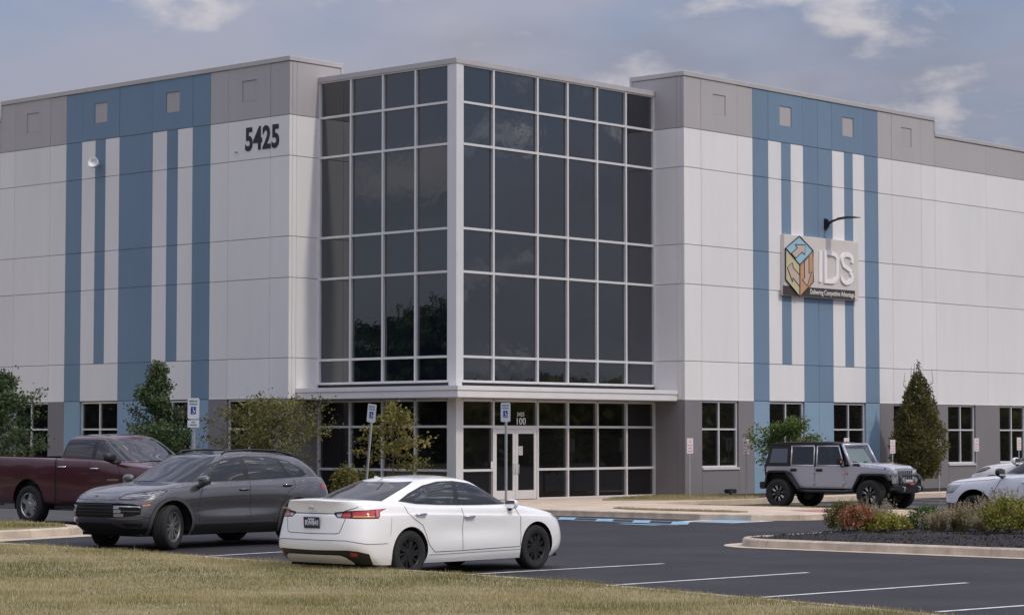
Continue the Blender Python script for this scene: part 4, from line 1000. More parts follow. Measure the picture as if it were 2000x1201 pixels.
    if opts['kind'] == 'grey':
        B.cut([(uf(0)+.02, .545), (uf(0)+.02, .79), (uf(.60), .79), (uf(.80), .775), (2.08, .745), (2.09, .60), (uf(.80), .575), (uf(.6), .545)], 'grille', 'U', only=[''])
        B.cut([(uf(0)+.02, .10), (uf(0)+.02, .455), (uf(.45), .45), (uf(.60), .385), (uf(.88), .375), (1.98, .36), (1.95, .10)], 'lower_grille', 'U', only=[''])
        B.cut([(uf(.60), .445), (uf(.88), .445), (uf(.88), .395), (uf(.66), .395)], 'air_duct', 'U', only=['']); 
        B.cut([(1.94, .775), (2.07, .757), (2.06, .738), (1.93, .748)], 'side_marker', 'U', only=[''])
    else:
        B.cut([(uf(0)+.02, .50), (uf(0)+.02, .83), (uf(.52), .83), (uf(.45), .50)], 'grille', 'U', only=[''])
        B.cut([(uf(0)+.02, .10), (uf(0)+.02, .40), (uf(.75), .40), (uf(.80), .10)], 'lower_grille', 'U', only=[''])
    B.cut([(-2.12, 1.035), (-2.12, .985), (ur(.80), .975), (ur(0)-.02, .965), (ur(0)-.02, 1.0), (ur(.80), 1.035)], 'tail_lamp', 'U', only=[''])
    B.cut([(ur(0)-.02, .10), (ur(0)-.02, .42), (ur(.85), .42), (-2.0, .40), (-2.0, .1)], 'rear_valance', 'U', only=[''])
    B.make('', 'body', P, car); cl = opts.get('cladding', P)
    [B.pair(q, 'wheel_arch', opts['archm'], car, .012) for q in ('arch_trim0', 'arch_trim1')]; B.pair('sill', 'sill', opts['sillm'], car)
    dl, dr = B.pair('front_door', 'door', P, car); rl, rr = B.pair('rear_door', 'door', P, car)
    wells(car, ((XF, ZW+.02), (XR, ZW+.02)), .435, .925, .40)
    H = B.pair('head_lamp', 'head_lamp', MT['dlamp'], car); B.pair('projector', 'projector', MT['rim_dark'], H, .003)
    gr = B.make('grille', 'grille', MT['well'], car, push=-.02); lg = B.make('lower_grille', 'lower_grille', MT['well'], car)
    if opts['kind'] == 'grey':
        B.pair('air_duct', 'air_duct', MT['black'], car); B.pair('side_marker', 'side_marker', MT['amber'], car, .004)
        # grille slats and vertical chrome-grey blades
        for z in (.60, .655, .71, .765):
            for sd in (1, -1): v, f = B.ribbon([(uf(0), z), (uf(.46), z)], .012, sd, .004); mobj('slat', v, f, MT['trim'], gr)
        for sd in (1, -1):
            v, f = B.ribbon([(uf(.60), .735), (uf(.86), .728), (2.10, .715)], .018, sd, .012); mobj('daytime_lamp', v, f, MT['clear'], gr)
            v, f = B.ribbon([(uf(.60), .66), (2.10, .65)], .014, sd, .006); mobj('slat', v, f, MT['cladding'], gr)
            for z0, z1, wv in ((.56, .615, .17), (.625, .68, .13), (.69, .745, .10)):
                v, f = B.ribbon([(uf(.50), (z0+z1)/2), (uf(.50+wv), (z0+z1)/2)], z1-z0, sd, .010); mobj('grille_blade', v, f, MT['rim_mid'], gr)
            v, f = B.ribbon([(uf(.44), .455), (uf(.60), .385), (uf(.88), .375)], .022, sd, .006); mobj('bumper_blade', v, f, MT['cladding'], lg)
        MB().box((0, -.05, -.02), (.006, .05, .02)).build('badge', MT['chrome'], car).location = (2.30, 0, .895)
    else:
        for z in (.56, .63, .70, .77):
            for sd in (1, -1): v, f = B.ribbon([(uf(0), z), (uf(.46), z)], .02, sd, .004); mobj('slat', v, f, MT['chrome'], gr)
    B.make('tail_lamp', 'tail_lamp', MT['red'], car, push=.004); B.make('rear_valance', 'rear_valance', MT['trim'], car)
    gap = .009
    for side, d1, d2 in ((1, dl, rl), (-1, dr, rr)):
        B.lines('door_seam', [([(.86, .405), (-.31, .405), (-.31, 1.12)], gap), ([(.86, .405), (.88, .9), (.82, 1.10)], gap)], MT['seam'], d1, (side,))
        B.lines('door_seam', [([(-.31, .405), (-.93, .405), (-.98, .56), (-1.08, .78), (-1.24, .94), (-1.43, 1.02), (-1.44, 1.14)], gap)], MT['seam'], d2, (side,))
        handle(B, -.16, .985, side, MT['p_grey'] if opts['kind'] == 'grey' else P, d1, .21); handle(B, -1.24, 1.045, side, MT['p_grey'] if opts['kind'] == 'grey' else P, d2, .21)
        B.lines('door_trim', [([(1.0, .435), (-.86, .435)], .020)], MT['cladding'], d1, (side,))
    for sd, hh in zip((1, -1), H):
        v, f = B.ribbon(hl, .016, sd, .004, True); mobj('lamp_rim', v, f, MT['trim'], hh)
        v, f = B.ribbon([(1.84, .955), (1.97, .925), (uf(.68), .895)], .014, sd, .005); mobj('daytime_lamp', v, f, MT['clear'], hh)
    B.lines('bonnet_seam', [([(1.15, 1.055), (1.7, 1.02), (2.05, .975)], .006), ([(2.05, .835), (uf(.5), .845), (uf(0), .838)], .007)], MT['seam'], car)
    B.lines('bumper_seam', [([(1.80, .885), (1.93, .80), (1.93, .72)], .006)], MT['seam'], car)
    # glass
    fz = lambda f: f.calc_center_median()
    G.cut([(.98, 1.125), (.72, 1.275), (.42, 1.43), (.12, 1.52), (-.4, 1.565), (-1.0, 1.545), (-1.38, 1.475), (-1.66, 1.345), (-1.80, 1.235), (-1.66, 1.19), (-.3, 1.145)], 'dlo', 'side', cond=lambda f: abs(f.normal.y) > .42)
    G.cut([(.86, 1.145), (.66, 1.275), (.40, 1.405), (.12, 1.49), (-.22, 1.525), (-.265, 1.16)], 'pane_f', 'side', only=['dlo'])
    G.cut([(-.375, 1.16), (-.34, 1.53), (-.6, 1.538), (-1.0, 1.52), (-1.10, 1.49), (-1.27, 1.20)], 'pane_r', 'side', only=['dlo'])
    G.cut([(-1.34, 1.205), (-1.18, 1.49), (-1.36, 1.455), (-1.60, 1.34), (-1.72, 1.235)], 'pane_q', 'side', only=['dlo'])
    A = lambda f: (f.verts[0][G.lu]+f.verts[len(f.verts)//2][G.lu])/2
    uA, uC = float(G.U[NF-3]), float(G.U[NF+NS+4])
    G.name_faces('screen', lambda f: f[G.lz] == 0 and f[G.lt] == 0 and A(f) > uA and fz(f).z > 1.12)
    G.name_faces('rear_screen', lambda f: f[G.lz] == 0 and f[G.lt] == 0 and A(f) < uC and fz(f).z > 1.16)
    G.name_faces('pano', lambda f: f[G.lz] == 1 and -1.55 < fz(f).x < .30 and abs(fz(f).y) < .47)
    G.make('', 'roof', P, car); G.pair('dlo', 'window_surround', MT['trim'], car); G.make('pano', 'glass_roof', MT['cglass_dark'] if opts['kind'] == 'grey' else P, car, push=.001)
    G.pair('pane_f', 'window', glass, (dl, dr), .002); G.pair('pane_r', 'window', glass_d, (rl, rr), .002); G.pair('pane_q', 'quarter_window', glass_d, car, .002)
    G.make('screen', 'windscreen', glass, car); G.make('rear_screen', 'rear_window', glass_d, car)
    for sd in (1, -1):
        MB().tube([(.05, sd*.60, 1.60), (-.05, sd*.605, 1.655), (-.6, sd*.625, 1.675), (-1.2, sd*.61, 1.655), (-1.55, sd*.57, 1.60), (-1.65, sd*.56, 1.565)], [.015, .02, .02, .02, .02, .015], 8).build('roof_rail', MT['trim'], car, True)
    sp = MB(); sp.prism([(-1.72, 1.575), (-2.16, 1.50), (-2.17, 1.475), (-1.9, 1.49)], -.50, .50); sp.build('roof_spoiler', P, car, bev=.01)
    underbody(car, -2.2, 2.0, .78, .22, .27); MB().box((-2.2, -.78, .30), (1.1, .78, .34)).box((.80, -.74, .65), (1.3, .74, 1.06)).build('cabin_floor', MT['trim'], car)
    seats(car, (.12,), .55, .40, top=.64); seats(car, (-.85,), .55, .38, top=.60)
    s = MB().lathe([(.17, -.012), (.185, 0), (.17, .012)], 'x', 24, closed=True).build('steering_wheel', MT['trim'], car, True); s.location = (.62, .40, 1.06); s.rotation_euler = (0, R_(25), 0)
    mirror_pair(car, .80, .86, 1.155, P, 1.12)
    for sd in (1, -1): MB().tube([(.95, sd*.62-.3, 1.145), (.90, sd*.3-.1, 1.165), (.88, sd*.0+.05, 1.17)], .010, 6).build('wiper', MT['trim'], car)
    for x in (XF, XR):
        for y in (.84, -.84): wheel(car, x, y, RW, .27, .26, opts['rim'], opts['rimm'], steer=opts.get('steer', 0) if x > 0 else 0)
    return car
cay = car_base('suv_car', 'dark grey SUV with its front wheels turned parked beside the white saloon', (28.42, 33.45, lotz(28.4, 33.4)), R_(180), 1.038)
suv(cay, MT['p_grey'], MT['cglass'], MT['cglass_dark'], dict(kind='grey', rim='ten', rimm=MT['rim_mid'], archm=MT['cladding'], sillm=MT['trim'], steer=R_(24)))
# ------------------------------------------------------------------ pickups
def pickup(car, P, glass, kx=1, ky=1, kz=1, rw=.415, rim='five', rimm=None, cab_end=-.86, chrome=True, text_on=None, xf=1.785, xr=-1.785, small=False):
    def T(t): return [(a*kx, b*kz) for a, b in t]
    def Wd(t): return [(a*kx, b*ky) for a, b in t] if isinstance(t, list) else t*ky
    def lev(z, w, f, r, cf, cr, nf=3.2, nr=5.0, zc=None):
        d = dict(z=T(z), w=Wd(w), xf=f*kx, xr=r*kx, cf=cf*kx, cr=cr*kx, nf=nf, nr=nr)
        if zc: d['zc'] = T(zc)
        return d
    lv = [lev([(2.8, .42), (1.5, .40), (-3, .44)], .88, 2.55, -2.95, .55, .12), lev([(2.8, .52), (-3, .52)], .975, 2.68, -3.0, .58, .14),
          lev([(2.8, .70), (0, .70), (-3, .72)], [(2.7, .95), (1.8, 1.0), (0, .985), (-1.8, 1.0), (-3, .98)], 2.75, -3.03, .60, .16),
          lev([(2.8, .90), (-3, .95)], [(2.7, .95), (1.8, 1.01), (0, .985), (-1.8, 1.005), (-3, .98)], 2.76, -3.03, .60, .16),
          lev([(2.8, 1.06), (1.0, 1.13), (-3, 1.18)], [(2.7, .93), (1.8, .995), (0, .98), (-1.8, 1.0), (-3, .975)], 2.73, -3.03, .60, .16),
          lev([(2.8, 1.15), (1.8, 1.235), (1.0, 1.29), (.2, 1.345), (-3, 1.37)], [(2.6, .86), (1.8, .955), (0, .955), (-1.8, .975), (-3, .955)], 2.66, -3.02, .58, .16),
          lev([(2.7, 1.19), (1.8, 1.275), (1.1, 1.325), (.4, 1.375), (-1, 1.405), (-3, 1.43)], [(2.6, .76), (1.8, .87), (.9, .90), (0, .905), (-.9, .915), (-1.8, .945), (-3, .93)], 2.56, -3.01, .56, .16)]
    B = Shell(lv, 4, [(2.7, .02*kz), (1.8, .06*kz), (1.1, .055*kz), (-.8, .0), (-3, .0)])
    g = [lev([(1.6, 1.32), (1.0, 1.335), (-.8, 1.395)], [(1.5, .80), (.8, .885), (-.9, .905)], 1.42, cab_end/kx, .52, .10, 2.4, 6, [(1.4, .05), (.8, .02), (.4, 0)]),
         lev([(1.1, 1.52), (.6, 1.57), (-.8, 1.62)], [(1.0, .75), (.5, .82), (-.9, .84)], 1.05, (cab_end+.04)/kx, .46, .10, 2.4, 6),
         lev([(.8, 1.71), (.3, 1.765), (-.8, 1.78)], [(.7, .69), (.2, .75), (-.9, .76)], .70, (cab_end+.09)/kx, .40, .10, 2.4, 6),
         lev([(.6, 1.80), (.1, 1.85), (-.8, 1.845)], [(.5, .62), (.1, .68), (-.9, .69)], .52, (cab_end+.15)/kx, .34, .12, 2.4, 5)]
    G = Shell(g, 5, [(.5, .06*kz), (-.8, .065*kz)])
    gin = inside_outline(ring(g[0]))
    fz = lambda f: f.calc_center_median()
    B.drop(cond=lambda f: f[B.lz] == 1 and (gin(fz(f).x, abs(fz(f).y)+.05) or (fz(f).x < cab_end-.06 and fz(f).x > -2.9*kx and abs(fz(f).y) < .84*ky)))
    XF, XR = xf, xr; ZW = rw+.04; ra = rw*1.24
    for x in (XF, XR): B.cut(circ(x, ZW, ra, -30, 210, 40)+[(x-ra*.9, -.1), (x+ra*.9, -.1)], 'arch', 'side')
    B.drop('arch'); uf = B.uf
    z0 = .50*kz; zt = 1.6*kz; d1, d2, d3 = 1.18*kx, .20*kx, cab_end+.03
    B.cut([(d1, z0), (d2, z0), (d2, zt), (1.02*kx, zt), (d1+.02, 1.0*kz)], 'front_door', 'side', only=[''])
    B.cut([(d2, z0), (d3, z0), (d3, zt), (d2, zt)], 'rear_door', 'side', only=[''])
    hl = [(2.18*kx, 1.13*kz), (2.30*kx, .93*kz), (uf(.72*ky), .90*kz), (uf(.60*ky), .92*kz), (uf(.60*ky), 1.09*kz), (2.4*kx, 1.12*kz)]
    if small: hl = [(2.13*kx, 1.12*kz), (2.24*kx, 1.0*kz), (2.36*kx, .90*kz), (uf(.60*ky), .90*kz), (uf(.62*ky), 1.07*kz), (2.4*kx, 1.12*kz)]
    B.cut(hl, 'head_lamp', 'U', only=[''])
    B.cut([(uf(0)+.02, .72*kz), (uf(0)+.02, 1.08*kz), (uf(.58*ky), 1.08*kz), (uf(.55*ky), .72*kz)], 'grille', 'U', only=[''])
    B.cut([(uf(0)+.02, .2), (uf(0)+.02, .68*kz), (uf(.7*ky), .68*kz), (2.22*kx, .66*kz), (2.16*kx, .2)], 'bumper', 'U', only=[''])
    B.cut([(-2.93*kx, 1.32*kz), (-2.93*kx, .98*kz), (B.ur(.86*ky), .98*kz), (B.ur(.86*ky), 1.32*kz)], 'tail_lamp', 'U', only=[''])
    B.make('', 'body', P, car); dl, dr = B.pair('front_door', 'door', P, car); rl, rr = B.pair('rear_door', 'door', P, car)
    wells(car, ((XF, ZW), (XR, ZW)), ra+.01, .93*ky, .42)
    B.pair('head_lamp', 'head_lamp', MT['clear'], car); gr = B.make('grille', 'grille', MT['trim'], car)
    B.make('bumper', 'bumper', MT['chrome'] if chrome else MT['cladding'], car, push=.01); B.pair('tail_lamp', 'tail_lamp', MT['red'], car)
    for z in (.80, .90, 1.0):
        for sd in (1, -1): v, f = B.ribbon([(uf(0), z*kz), (uf(.55*ky), z*kz)], .03, sd, .006); mobj('slat', v, f, MT['chrome'], gr)
    gap = .011; hm = MT['chrome'] if chrome else P
    for side, a, b in ((1, dl, rl), (-1, dr, rr)):
        B.lines('door_seam', [([(d1, z0), (d2, z0), (d2, 1.38*kz)], gap), ([(d1, z0), (d1+.02, 1.0*kz), (1.08*kx, 1.31*kz)], gap)], MT['seam'], a, (side,))
        B.lines('door_seam', [([(d2, z0), (d3, z0), (d3, 1.39*kz)], gap)], MT['seam'], b, (side,))
        B.lines('bed_gap', [([(cab_end-.03, .48*kz), (cab_end-.03, 1.415*kz)], .032)], MT['well'], car, (side,))
        handle(B, d2+.17, 1.20*kz, side, hm, a, .25); handle(B, d3+.16, 1.225*kz, side, hm, b, .25)
    B.lines('bonnet_seam', [([(1.25*kx, 1.27*kz), (2.2*kx, 1.19*kz), (uf(.6*ky), 1.13*kz), (uf(0), 1.12*kz)], .008)], MT['seam'], car)
    e = cab_end
    G.cut([(1.20*kx, 1.36*kz), (.88*kx, 1.58*kz), (.56*kx, 1.755*kz), (.30*kx, 1.80*kz), (e+.22, 1.805*kz), (e+.12, 1.78*kz), (e+.07, 1.43*kz)], 'dlo', 'side', cond=lambda f: abs(f.normal.y) > .5)
    G.cut([(1.08*kx, 1.385*kz), (.84*kx, 1.56*kz), (.54*kx, 1.73*kz), (.30*kx, 1.765*kz), (d2+.05, 1.765*kz), (d2+.05, 1.415*kz)], 'pane_f', 'side', only=['dlo'])
    G.cut([(d2-.06, 1.42*kz), (d2-.06, 1.768*kz), (e+.24, 1.768*kz), (e+.17, 1.75*kz), (e+.12, 1.445*kz)], 'pane_r', 'side', only=['dlo'])
    A = lambda f: (f.verts[0][G.lu]+f.verts[len(f.verts)//2][G.lu])/2
    uA, uC = float(G.U[NF-3]), float(G.U[NF+NS+2])
    G.name_faces('screen', lambda f: f[G.lz] == 0 and f[G.lt] == 0 and A(f) > uA and fz(f).z > 1.36*kz)
    G.name_faces('rear_screen', lambda f: f[G.lz] == 0 and f[G.lt] == 0 and A(f) < uC and 1.45*kz < fz(f).z < 1.76*kz)
    G.make('', 'cab_roof', P, car); G.pair('dlo', 'window_surround', P if small else MT['trim'], car)
    G.pair('pane_f', 'window', glass, (dl, dr), .003); G.pair('pane_r', 'window', glass, (rl, rr), .003); G.make('screen', 'windscreen', glass, car); G.make('rear_screen', 'rear_window', MT['cglass_dark'], car)
    # bed, chassis, steps
    b = MB(); x0, x1, wv = -2.94*kx, e-.07, .84*ky; zb, zr = .85*kz, 1.405*kz
    b.box((x0, -wv, zb), (x1, wv, zb+.03)); b.box((x0, wv-.02, zb), (x1, wv+.01, zr)); b.box((x0, -wv-.01, zb), (x1, -wv+.02, zr)); b.box((x1-.03, -wv, zb), (x1, wv, zr)); b.box((x0, -wv, zb), (x0+.03, wv, zr))
    b.build('bed_liner', MT['trim'], car); underbody(car, -2.7*kx, 2.4*kx, .55*ky, .38*kz, .55*kz)
    MB().box((e, -.80*ky, .60*kz), (1.3*kx, .80*ky, .64*kz)).box((.98*kx, -.78*ky, .9*kz), (1.42*kx, .78*ky, 1.29*kz)).build('cabin_floor', MT['trim'], car)
    for sd in (1, -1): MB().box((e+.05, sd*1.0*ky-.09, .36*kz), (1.15*kx, sd*1.0*ky+.07, .42*kz)).build('side_step', MT['trim'], car, bev=.015)
    MB().box((-3.20*kx, -.92*ky, .52*kz), (-3.04*kx, .92*ky, .72*kz)).build('rear_bumper', MT['chrome'] if chrome else MT['cladding'], car, bev=.03)
    seats(car, (.30*kx,), .78*kz, .42*ky, MT['seat'], .66*kz); seats(car, (e+.42,), .78*kz, .40*ky, MT['seat'], .6*kz)
    s = MB().lathe([(.18, -.014), (.195, 0), (.18, .014)], 'x', 24, closed=True).build('steering_wheel', MT['trim'], car, True); s.location = (.80*kx, .42*ky, 1.33*kz); s.rotation_euler = (0, R_(25), 0)
    mirror_pair(car, .98*kx, .93*ky, 1.44*kz, MT['trim'], 1.25 if not small else 1.15)
    for x in (XF, XR):
        for y in (.86*ky, -.86*ky): wheel(car, x, y, rw, .28, rw*.64, rim, rimm or MT['rim_silver'])
    return B, dl, dr
ram = car_base('pickup_truck', 'dark maroon pickup truck with silver wheels behind the grey SUV', (32.3, 40.72, .155), R_(-87.7), 1.034)
RB, rdl, rdr = pickup(ram, MT['p_maroon'], MT['cglass'])
_o = MB().box((0, -.18, -.018), (.004, .18, .018)).build('door_badge', MT['chrome'], rdr)
_c, _n2 = RB.loc(.95, .98); _o.location = (_c.x, -(_c.y+.003), _c.z); _o.rotation_euler = (0, 0, R_(90))
# the white pickup, nose to nose with the off-roader
col = car_base('pickup_truck', 'white pickup truck with blue lettering on its door behind the planted island', (46.95, 26.05, 0), R_(90), 1.034)
CB, cdl, cdr = pickup(col, MT['p_white2'], MT['cglass_clear'], kx=.925, ky=.93, kz=.865, rw=.375, rim='five', rimm=MT['rim_dark'], chrome=False, xf=1.63, xr=-1.63, small=True)
_c, _n2 = CB.loc(.30, .70)
MT['blue_ink'] = mat('blue_lettering', (.05, .09, .42), .5, 0)
text('door_lettering', 'CL-NA', .125, MT['blue_ink'], cdl, frame((_c.x, _c.y+.008, .68), (-1, 0, 0), (0, 0, 1)), .002, .004, 1.0)
su2 = car_base('suv_car', 'white SUV half hidden behind the white pickup truck', (59.1, 32.6, .03), R_(90), 1.18)
suv(su2, MT['p_cream'], MT['cglass_clear'], MT['cglass_dark'], dict(kind='white', rim='five', rimm=MT['rim_silver'], archm=MT['p_cream'], sillm=MT['p_cream']))

# ------------------------------------------------------------------ silver off-roader
def offroader():
    car = thing('off_road_car', (57.6, 39.21, 0), 'silver four-door off-road car with black soft top and black wheel flares', 'car', R_(-86.7), None, 1.036)
    P, K = MT['p_silver'], MT['trim']; XF, XR, R0 = 1.475, -1.475, .405
    tub = [(-1.98, .62), (-1.88, .62), (-1.82, .97), (-1.74, 1.0), (-1.26, 1.0), (-1.18, .97), (-.86, .56), (.94, .56), (1.16, .90), (1.22, .93), (2.0, .93), (2.04, 1.10), (.76, 1.19), (.72, 1.165), (-1.98, 1.165)]
    MB().prism(tub, -.76, .76).build('body', P, car, bev=.02)
    MB().box((-1.9, -.60, .44), (2.0, .60, .56)).box((XR-.08, -.7, .36), (XR+.08, .7, .46)).box((XF-.08, -.7, .36), (XF+.08, .7, .46)).build('chassis', MT['well'], car)
    MB().box((-1.95, -.745, .57), (-1.2, .745, .95)).build('wheel_well', MT['well'], car); MB().box((.9, -.60, .57), (1.95, .60, .92)).build('wheel_well', MT['well'], car)
    for sd in (1, -1):   # doors
        for nm, x0, x1, z0 in (('front', -.33, .60, .60), ('rear', -1.17, -.36, .60)):
            zb = 1.17
            if nm == 'rear': pg = [(-1.12, 1.02), (-.84, .61), (x1, z0), (x1, zb), (x0, zb), (x0, 1.05)]
            else: pg = [(x0, z0), (x1-.06, z0), (x1, z0+.08), (x1, zb), (x0, zb)]
            y0, y1 = sd*.755, sd*.785
            d = MB().prism(pg, y0, y1).build('door', P, car, bev=.012)
            top = .0 if nm == 'rear' else .0
            x1t = x1-.03 if nm == 'rear' else x1-.20
            fr = MB()
            def bar(a, b, w=.045):
                fr.tube([(a[0], sd*a[2], a[1]), (b[0], sd*b[2], b[1])], w/2, 6)
            za, zt, yb, yt = 1.19, 1.735, .755, .69
            bar((x0+.03, za, yb), (x0+.03, zt, yt)); bar((x0+.03, zt, yt), (x1t-.01, zt, yt)); bar((x1t-.01, zt, yt), (x1-.025, za, yb)); bar((x0+.03, za, yb), (x1-.025, za, yb))
            fr.build('window_frame', P, d, True)
            mobj('window', [(x0+.035, sd*(yb-.0), za), (x1-.03, sd*(yb-.0), za), (x1t-.015, sd*yt, zt), (x0+.035, sd*yt, zt)], [(0, 1, 2, 3) if sd < 0 else (3, 2, 1, 0)], MT['cglass'], d)
            hx = x0+.13
            MB().box((hx-.10, min(sd*.785, sd*.80), 1.02), (hx+.10, max(sd*.785, sd*.80), 1.10)).box((hx-.05, min(sd*.80, sd*.83), 1.045), (hx+.11, max(sd*.80, sd*.83), 1.075)).build('handle', K, d, bev=.006)
            for hz in (.72, 1.02): MB().box((x1-.05, min(sd*.785, sd*.80), hz-.035), (x1+.05, max(sd*.785, sd*.80), hz+.035)).build('hinge', P, d, bev=.006)
        # flares
        for cx, pts in ((XR, [(-1.93, .64), (-1.86, .99), (-1.76, 1.045), (-1.24, 1.045), (-1.15, 1.0), (-.80, .53)]), (XF, [(.92, .55), (1.13, .93), (1.22, .985), (1.90, .985), (2.03, .95), (2.12, .80)])):
            inn = [(p[0]+(.055 if i < 2 else 0 if i < 4 else -.055), p[1]-(.0 if i in (0, 5) else .055)) for i, p in enumerate(pts)]
            poly = pts+inn[::-1]
            MB().prism(poly, sd*.74, sd*.945).build('wheel_flare', K, car, bev=.012)
        MB().tube([(-.85, sd*.83, .50), (-.55, sd*.86, .47), (.6, sd*.86, .47), (.95, sd*.83, .50)], .05, 8).build('side_step', K, car, True)
        # canvas quarter with plastic window
        q = [(-1.19, 1.17), (-1.19, 1.77), (-1.86, 1.77), (-1.99, 1.17)]
        v = [(x, sd*(.765-.075*(z-1.17)/.6), z) for x, z in q]+[(x, sd*(.725-.075*(z-1.17)/.6), z) for x, z in q]
        MB().add(v, [(0, 1, 2, 3), (7, 6, 5, 4), (0, 4, 5, 1), (1, 5, 6, 2), (2, 6, 7, 3), (3, 7, 4, 0)]).build('canvas_side', MT['soft'], car)
        w = [(-1.27, 1.26), (-1.27, 1.66), (-1.78, 1.66), (-1.86, 1.26)]
        mobj('canvas_window', [(x, sd*(.770-.075*(z-1.17)/.6), z) for x, z in w], [(0, 1, 2, 3) if sd > 0 else (3, 2, 1, 0)], MT['cglass_dark'], car)
        # mirror
        m_ = MB().box((-.06, -.11, -.085), (.06, .11, .085)).build('mirror', K, car, bev=.03); m_.location = (.56, sd*.95, 1.30)
        MB().tube([(0, 0, -.05), (.03, -sd*.07, -.14), (.02, -sd*.17, -.12)], .025, 6).build('mirror_stalk', K, m_)
        MB().lathe([(0, 0), (.035, 0), (.035, .006), (0, .006)], 'x', 12).build('pink_sticker', MT['red2'], m_).location = (.062, sd*.03, 0)
        MB().lathe([(.0, .02), (.09, .02), (.10, .0), (.088, -.02)], 'x', 24).build('head_lamp', MT['clear'], car, True).location = (2.075, sd*.525, .98)
        MB().box((-.02, -.055, -.03), (.01, .055, .03)).build('indicator', MT['amber'], car).location = (2.0, sd*.86, .90)
        MB().box((-.28, min(sd*.70, sd*.716), -.05), (.0, max(sd*.70, sd*.716), .045)).build('bonnet_vent', MT['black'], car, bev=.008).location = (1.06, 0, 1.205)
        MB().box((-.02, min(sd*.69, sd*.74), -.04), (.02, max(sd*.69, sd*.74), .04)).build('bonnet_latch', MT['black'], car, bev=.006).location = (1.87, 0, 1.10)
    # bonnet
    st = [(.76, .70, 1.165, 1.285), (1.2, .69, 1.14, 1.275), (1.6, .665, 1.11, 1.25), (1.95, .63, 1.085, 1.20), (2.06, .60, 1.07, 1.13)]
    v = []; f = []
    for x, w, zl, zh in st: v += [(x, -w, zl), (x, -w+.02, zh-.05), (x, -w+.10, zh-.012), (x, 0, zh), (x, w-.10, zh-.012), (x, w-.02, zh-.05), (x, w, zl)]
    for i in range(len(st)-1):
        for k in range(6): f.append((i*7+k, i*7+k+1, i*7+k+8, i*7+k+7))
    f += [tuple(range(7)), tuple(range(len(v)-1, len(v)-8, -1))]
    MB().add(v, f).build('bonnet', P, car, False)
    # grille with seven slots
    MB().prism([(-.60, .70), (-.64, .98), (-.60, 1.09), (.60, 1.09), (.64, .98), (.60, .70)], 2.0, 2.085, 0).build('grille', P, car, bev=.02)
    gr = car.children[-1]
    for k in range(7): MB().box((2.07, -.345+k*.115-.032, .80), (2.092, -.345+k*.115+.032, 1.055)).build('slot', MT['black'], gr)
    # windscreen
    A0, A1 = (.80, 1.20), (.50, 1.77)
    fr = MB()
    for a, b in ((((A0[0], -.74, A0[1])), (A1[0], -.67, A1[1])), ((A0[0], .74, A0[1]), (A1[0], .67, A1[1])), ((A1[0], -.67, A1[1]), (A1[0], .67, A1[1])), ((A0[0], -.74, A0[1]+.02), (A0[0], .74, A0[1]+.02))): fr.tube([a, b], .042, 8)
    fr.build('windscreen_frame', P, car, True)
    mobj('windscreen', [(A0[0], -.70, A0[1]+.04), (A0[0], .70, A0[1]+.04), (A1[0], .64, A1[1]-.03), (A1[0], -.64, A1[1]-.03)], [(0, 1, 2, 3)], MT['cglass_clear'], car)
    mobj('pale_sheet', [(A0[0]-.10, -.62, A0[1]+.06), (A0[0]-.10, .62, A0[1]+.06), (A1[0]-.06, .56, A1[1]-.10), (A1[0]-.06, -.56, A1[1]-.10)], [(0, 1, 2, 3)], MT['sign_white'], car)  # pale sheet behind the glass, makes the windscreen look pale
    for y0 in (.45, -.15): MB().tube([(.83, y0, 1.235), (.80, y0-.25, 1.275), (.775, y0-.42, 1.31)], .012, 6).build('wiper', K, car)
    # soft top
    rp = [(.54, 1.76), (.50, 1.80), (.1, 1.845), (-.7, 1.86), (-1.4, 1.85), (-1.86, 1.805), (-1.90, 1.75), (-1.86, 1.74), (.50, 1.735)]
    n = len(rp); v = [(x, -.70, z-.02 if 0 < i < 6 else z) for i, (x, z) in enumerate(rp)]+[(x, -.55, z) for x, z in rp]+[(x, .55, z) for x, z in rp]+[(x, .70, z-.02 if 0 < i < 6 else z) for i, (x, z) in enumerate(rp)]
    f = []
    for k in range(3):
        for i in range(n): f.append((k*n+i, k*n+(i+1) % n, (k+1)*n+(i+1) % n, (k+1)*n+i))
    f += [tuple(range(n)), tuple(range(4*n-1, 3*n-1, -1))]
    MB().add(v, f).build('soft_top', MT['soft'], car, bev=.015)
    MB().add([(-1.985, -.74, 1.165), (-1.985, .74, 1.165), (-1.87, .68, 1.76), (-1.87, -.68, 1.76)], [(0, 1, 2, 3)]).build('canvas_rear', MT['soft'], car)
    MB().tube([(-.36, .70, 1.18), (-.36, .66, 1.74), (-.36, -.66, 1.74), (-.36, -.70, 1.18)], .04, 8).build('roll_bar', K, car, True)
    # bumpers, winch hoop, spare wheel
    MB().prism([(-.74, .62), (-.80, .52), (-.46, .44), (.46, .44), (.80, .52), (.74, .62), (.58, .70), (-.58, .70)], 2.03, 2.24, 0).build('front_bumper', K, car, bev=.025)
    MB().tube([(2.18, -.50, .68), (2.20, -.42, .93), (2.20, .42, .93), (2.18, .50, .68)], .028, 8).build('winch_hoop', K, car, True)
    MB().lathe([(0, -.20), (.065, -.20), (.065, .20), (0, .20)], 'y', 16).build('winch', MT['galv'], car).location = (2.16, 0, .755)
    for sd in (1, -1):
        MB().lathe([(0, 0), (.075, 0), (.08, -.05), (0, -.06)], 'x', 18).build('spot_lamp', MT['clear'], car).location = (2.25, sd*.33, .80)
        MB().tube([(2.24, sd*.42, .62), (2.32, sd*.42, .60), (2.32, sd*.42, .52), (2.25, sd*.42, .51)], .018, 6).build('tow_shackle', MT['galv'], car, True)
    MB().box((2.235, -.10, .66), (2.32, .14, .72)).build('tow_hook', MT['red2'], car, bev=.02)
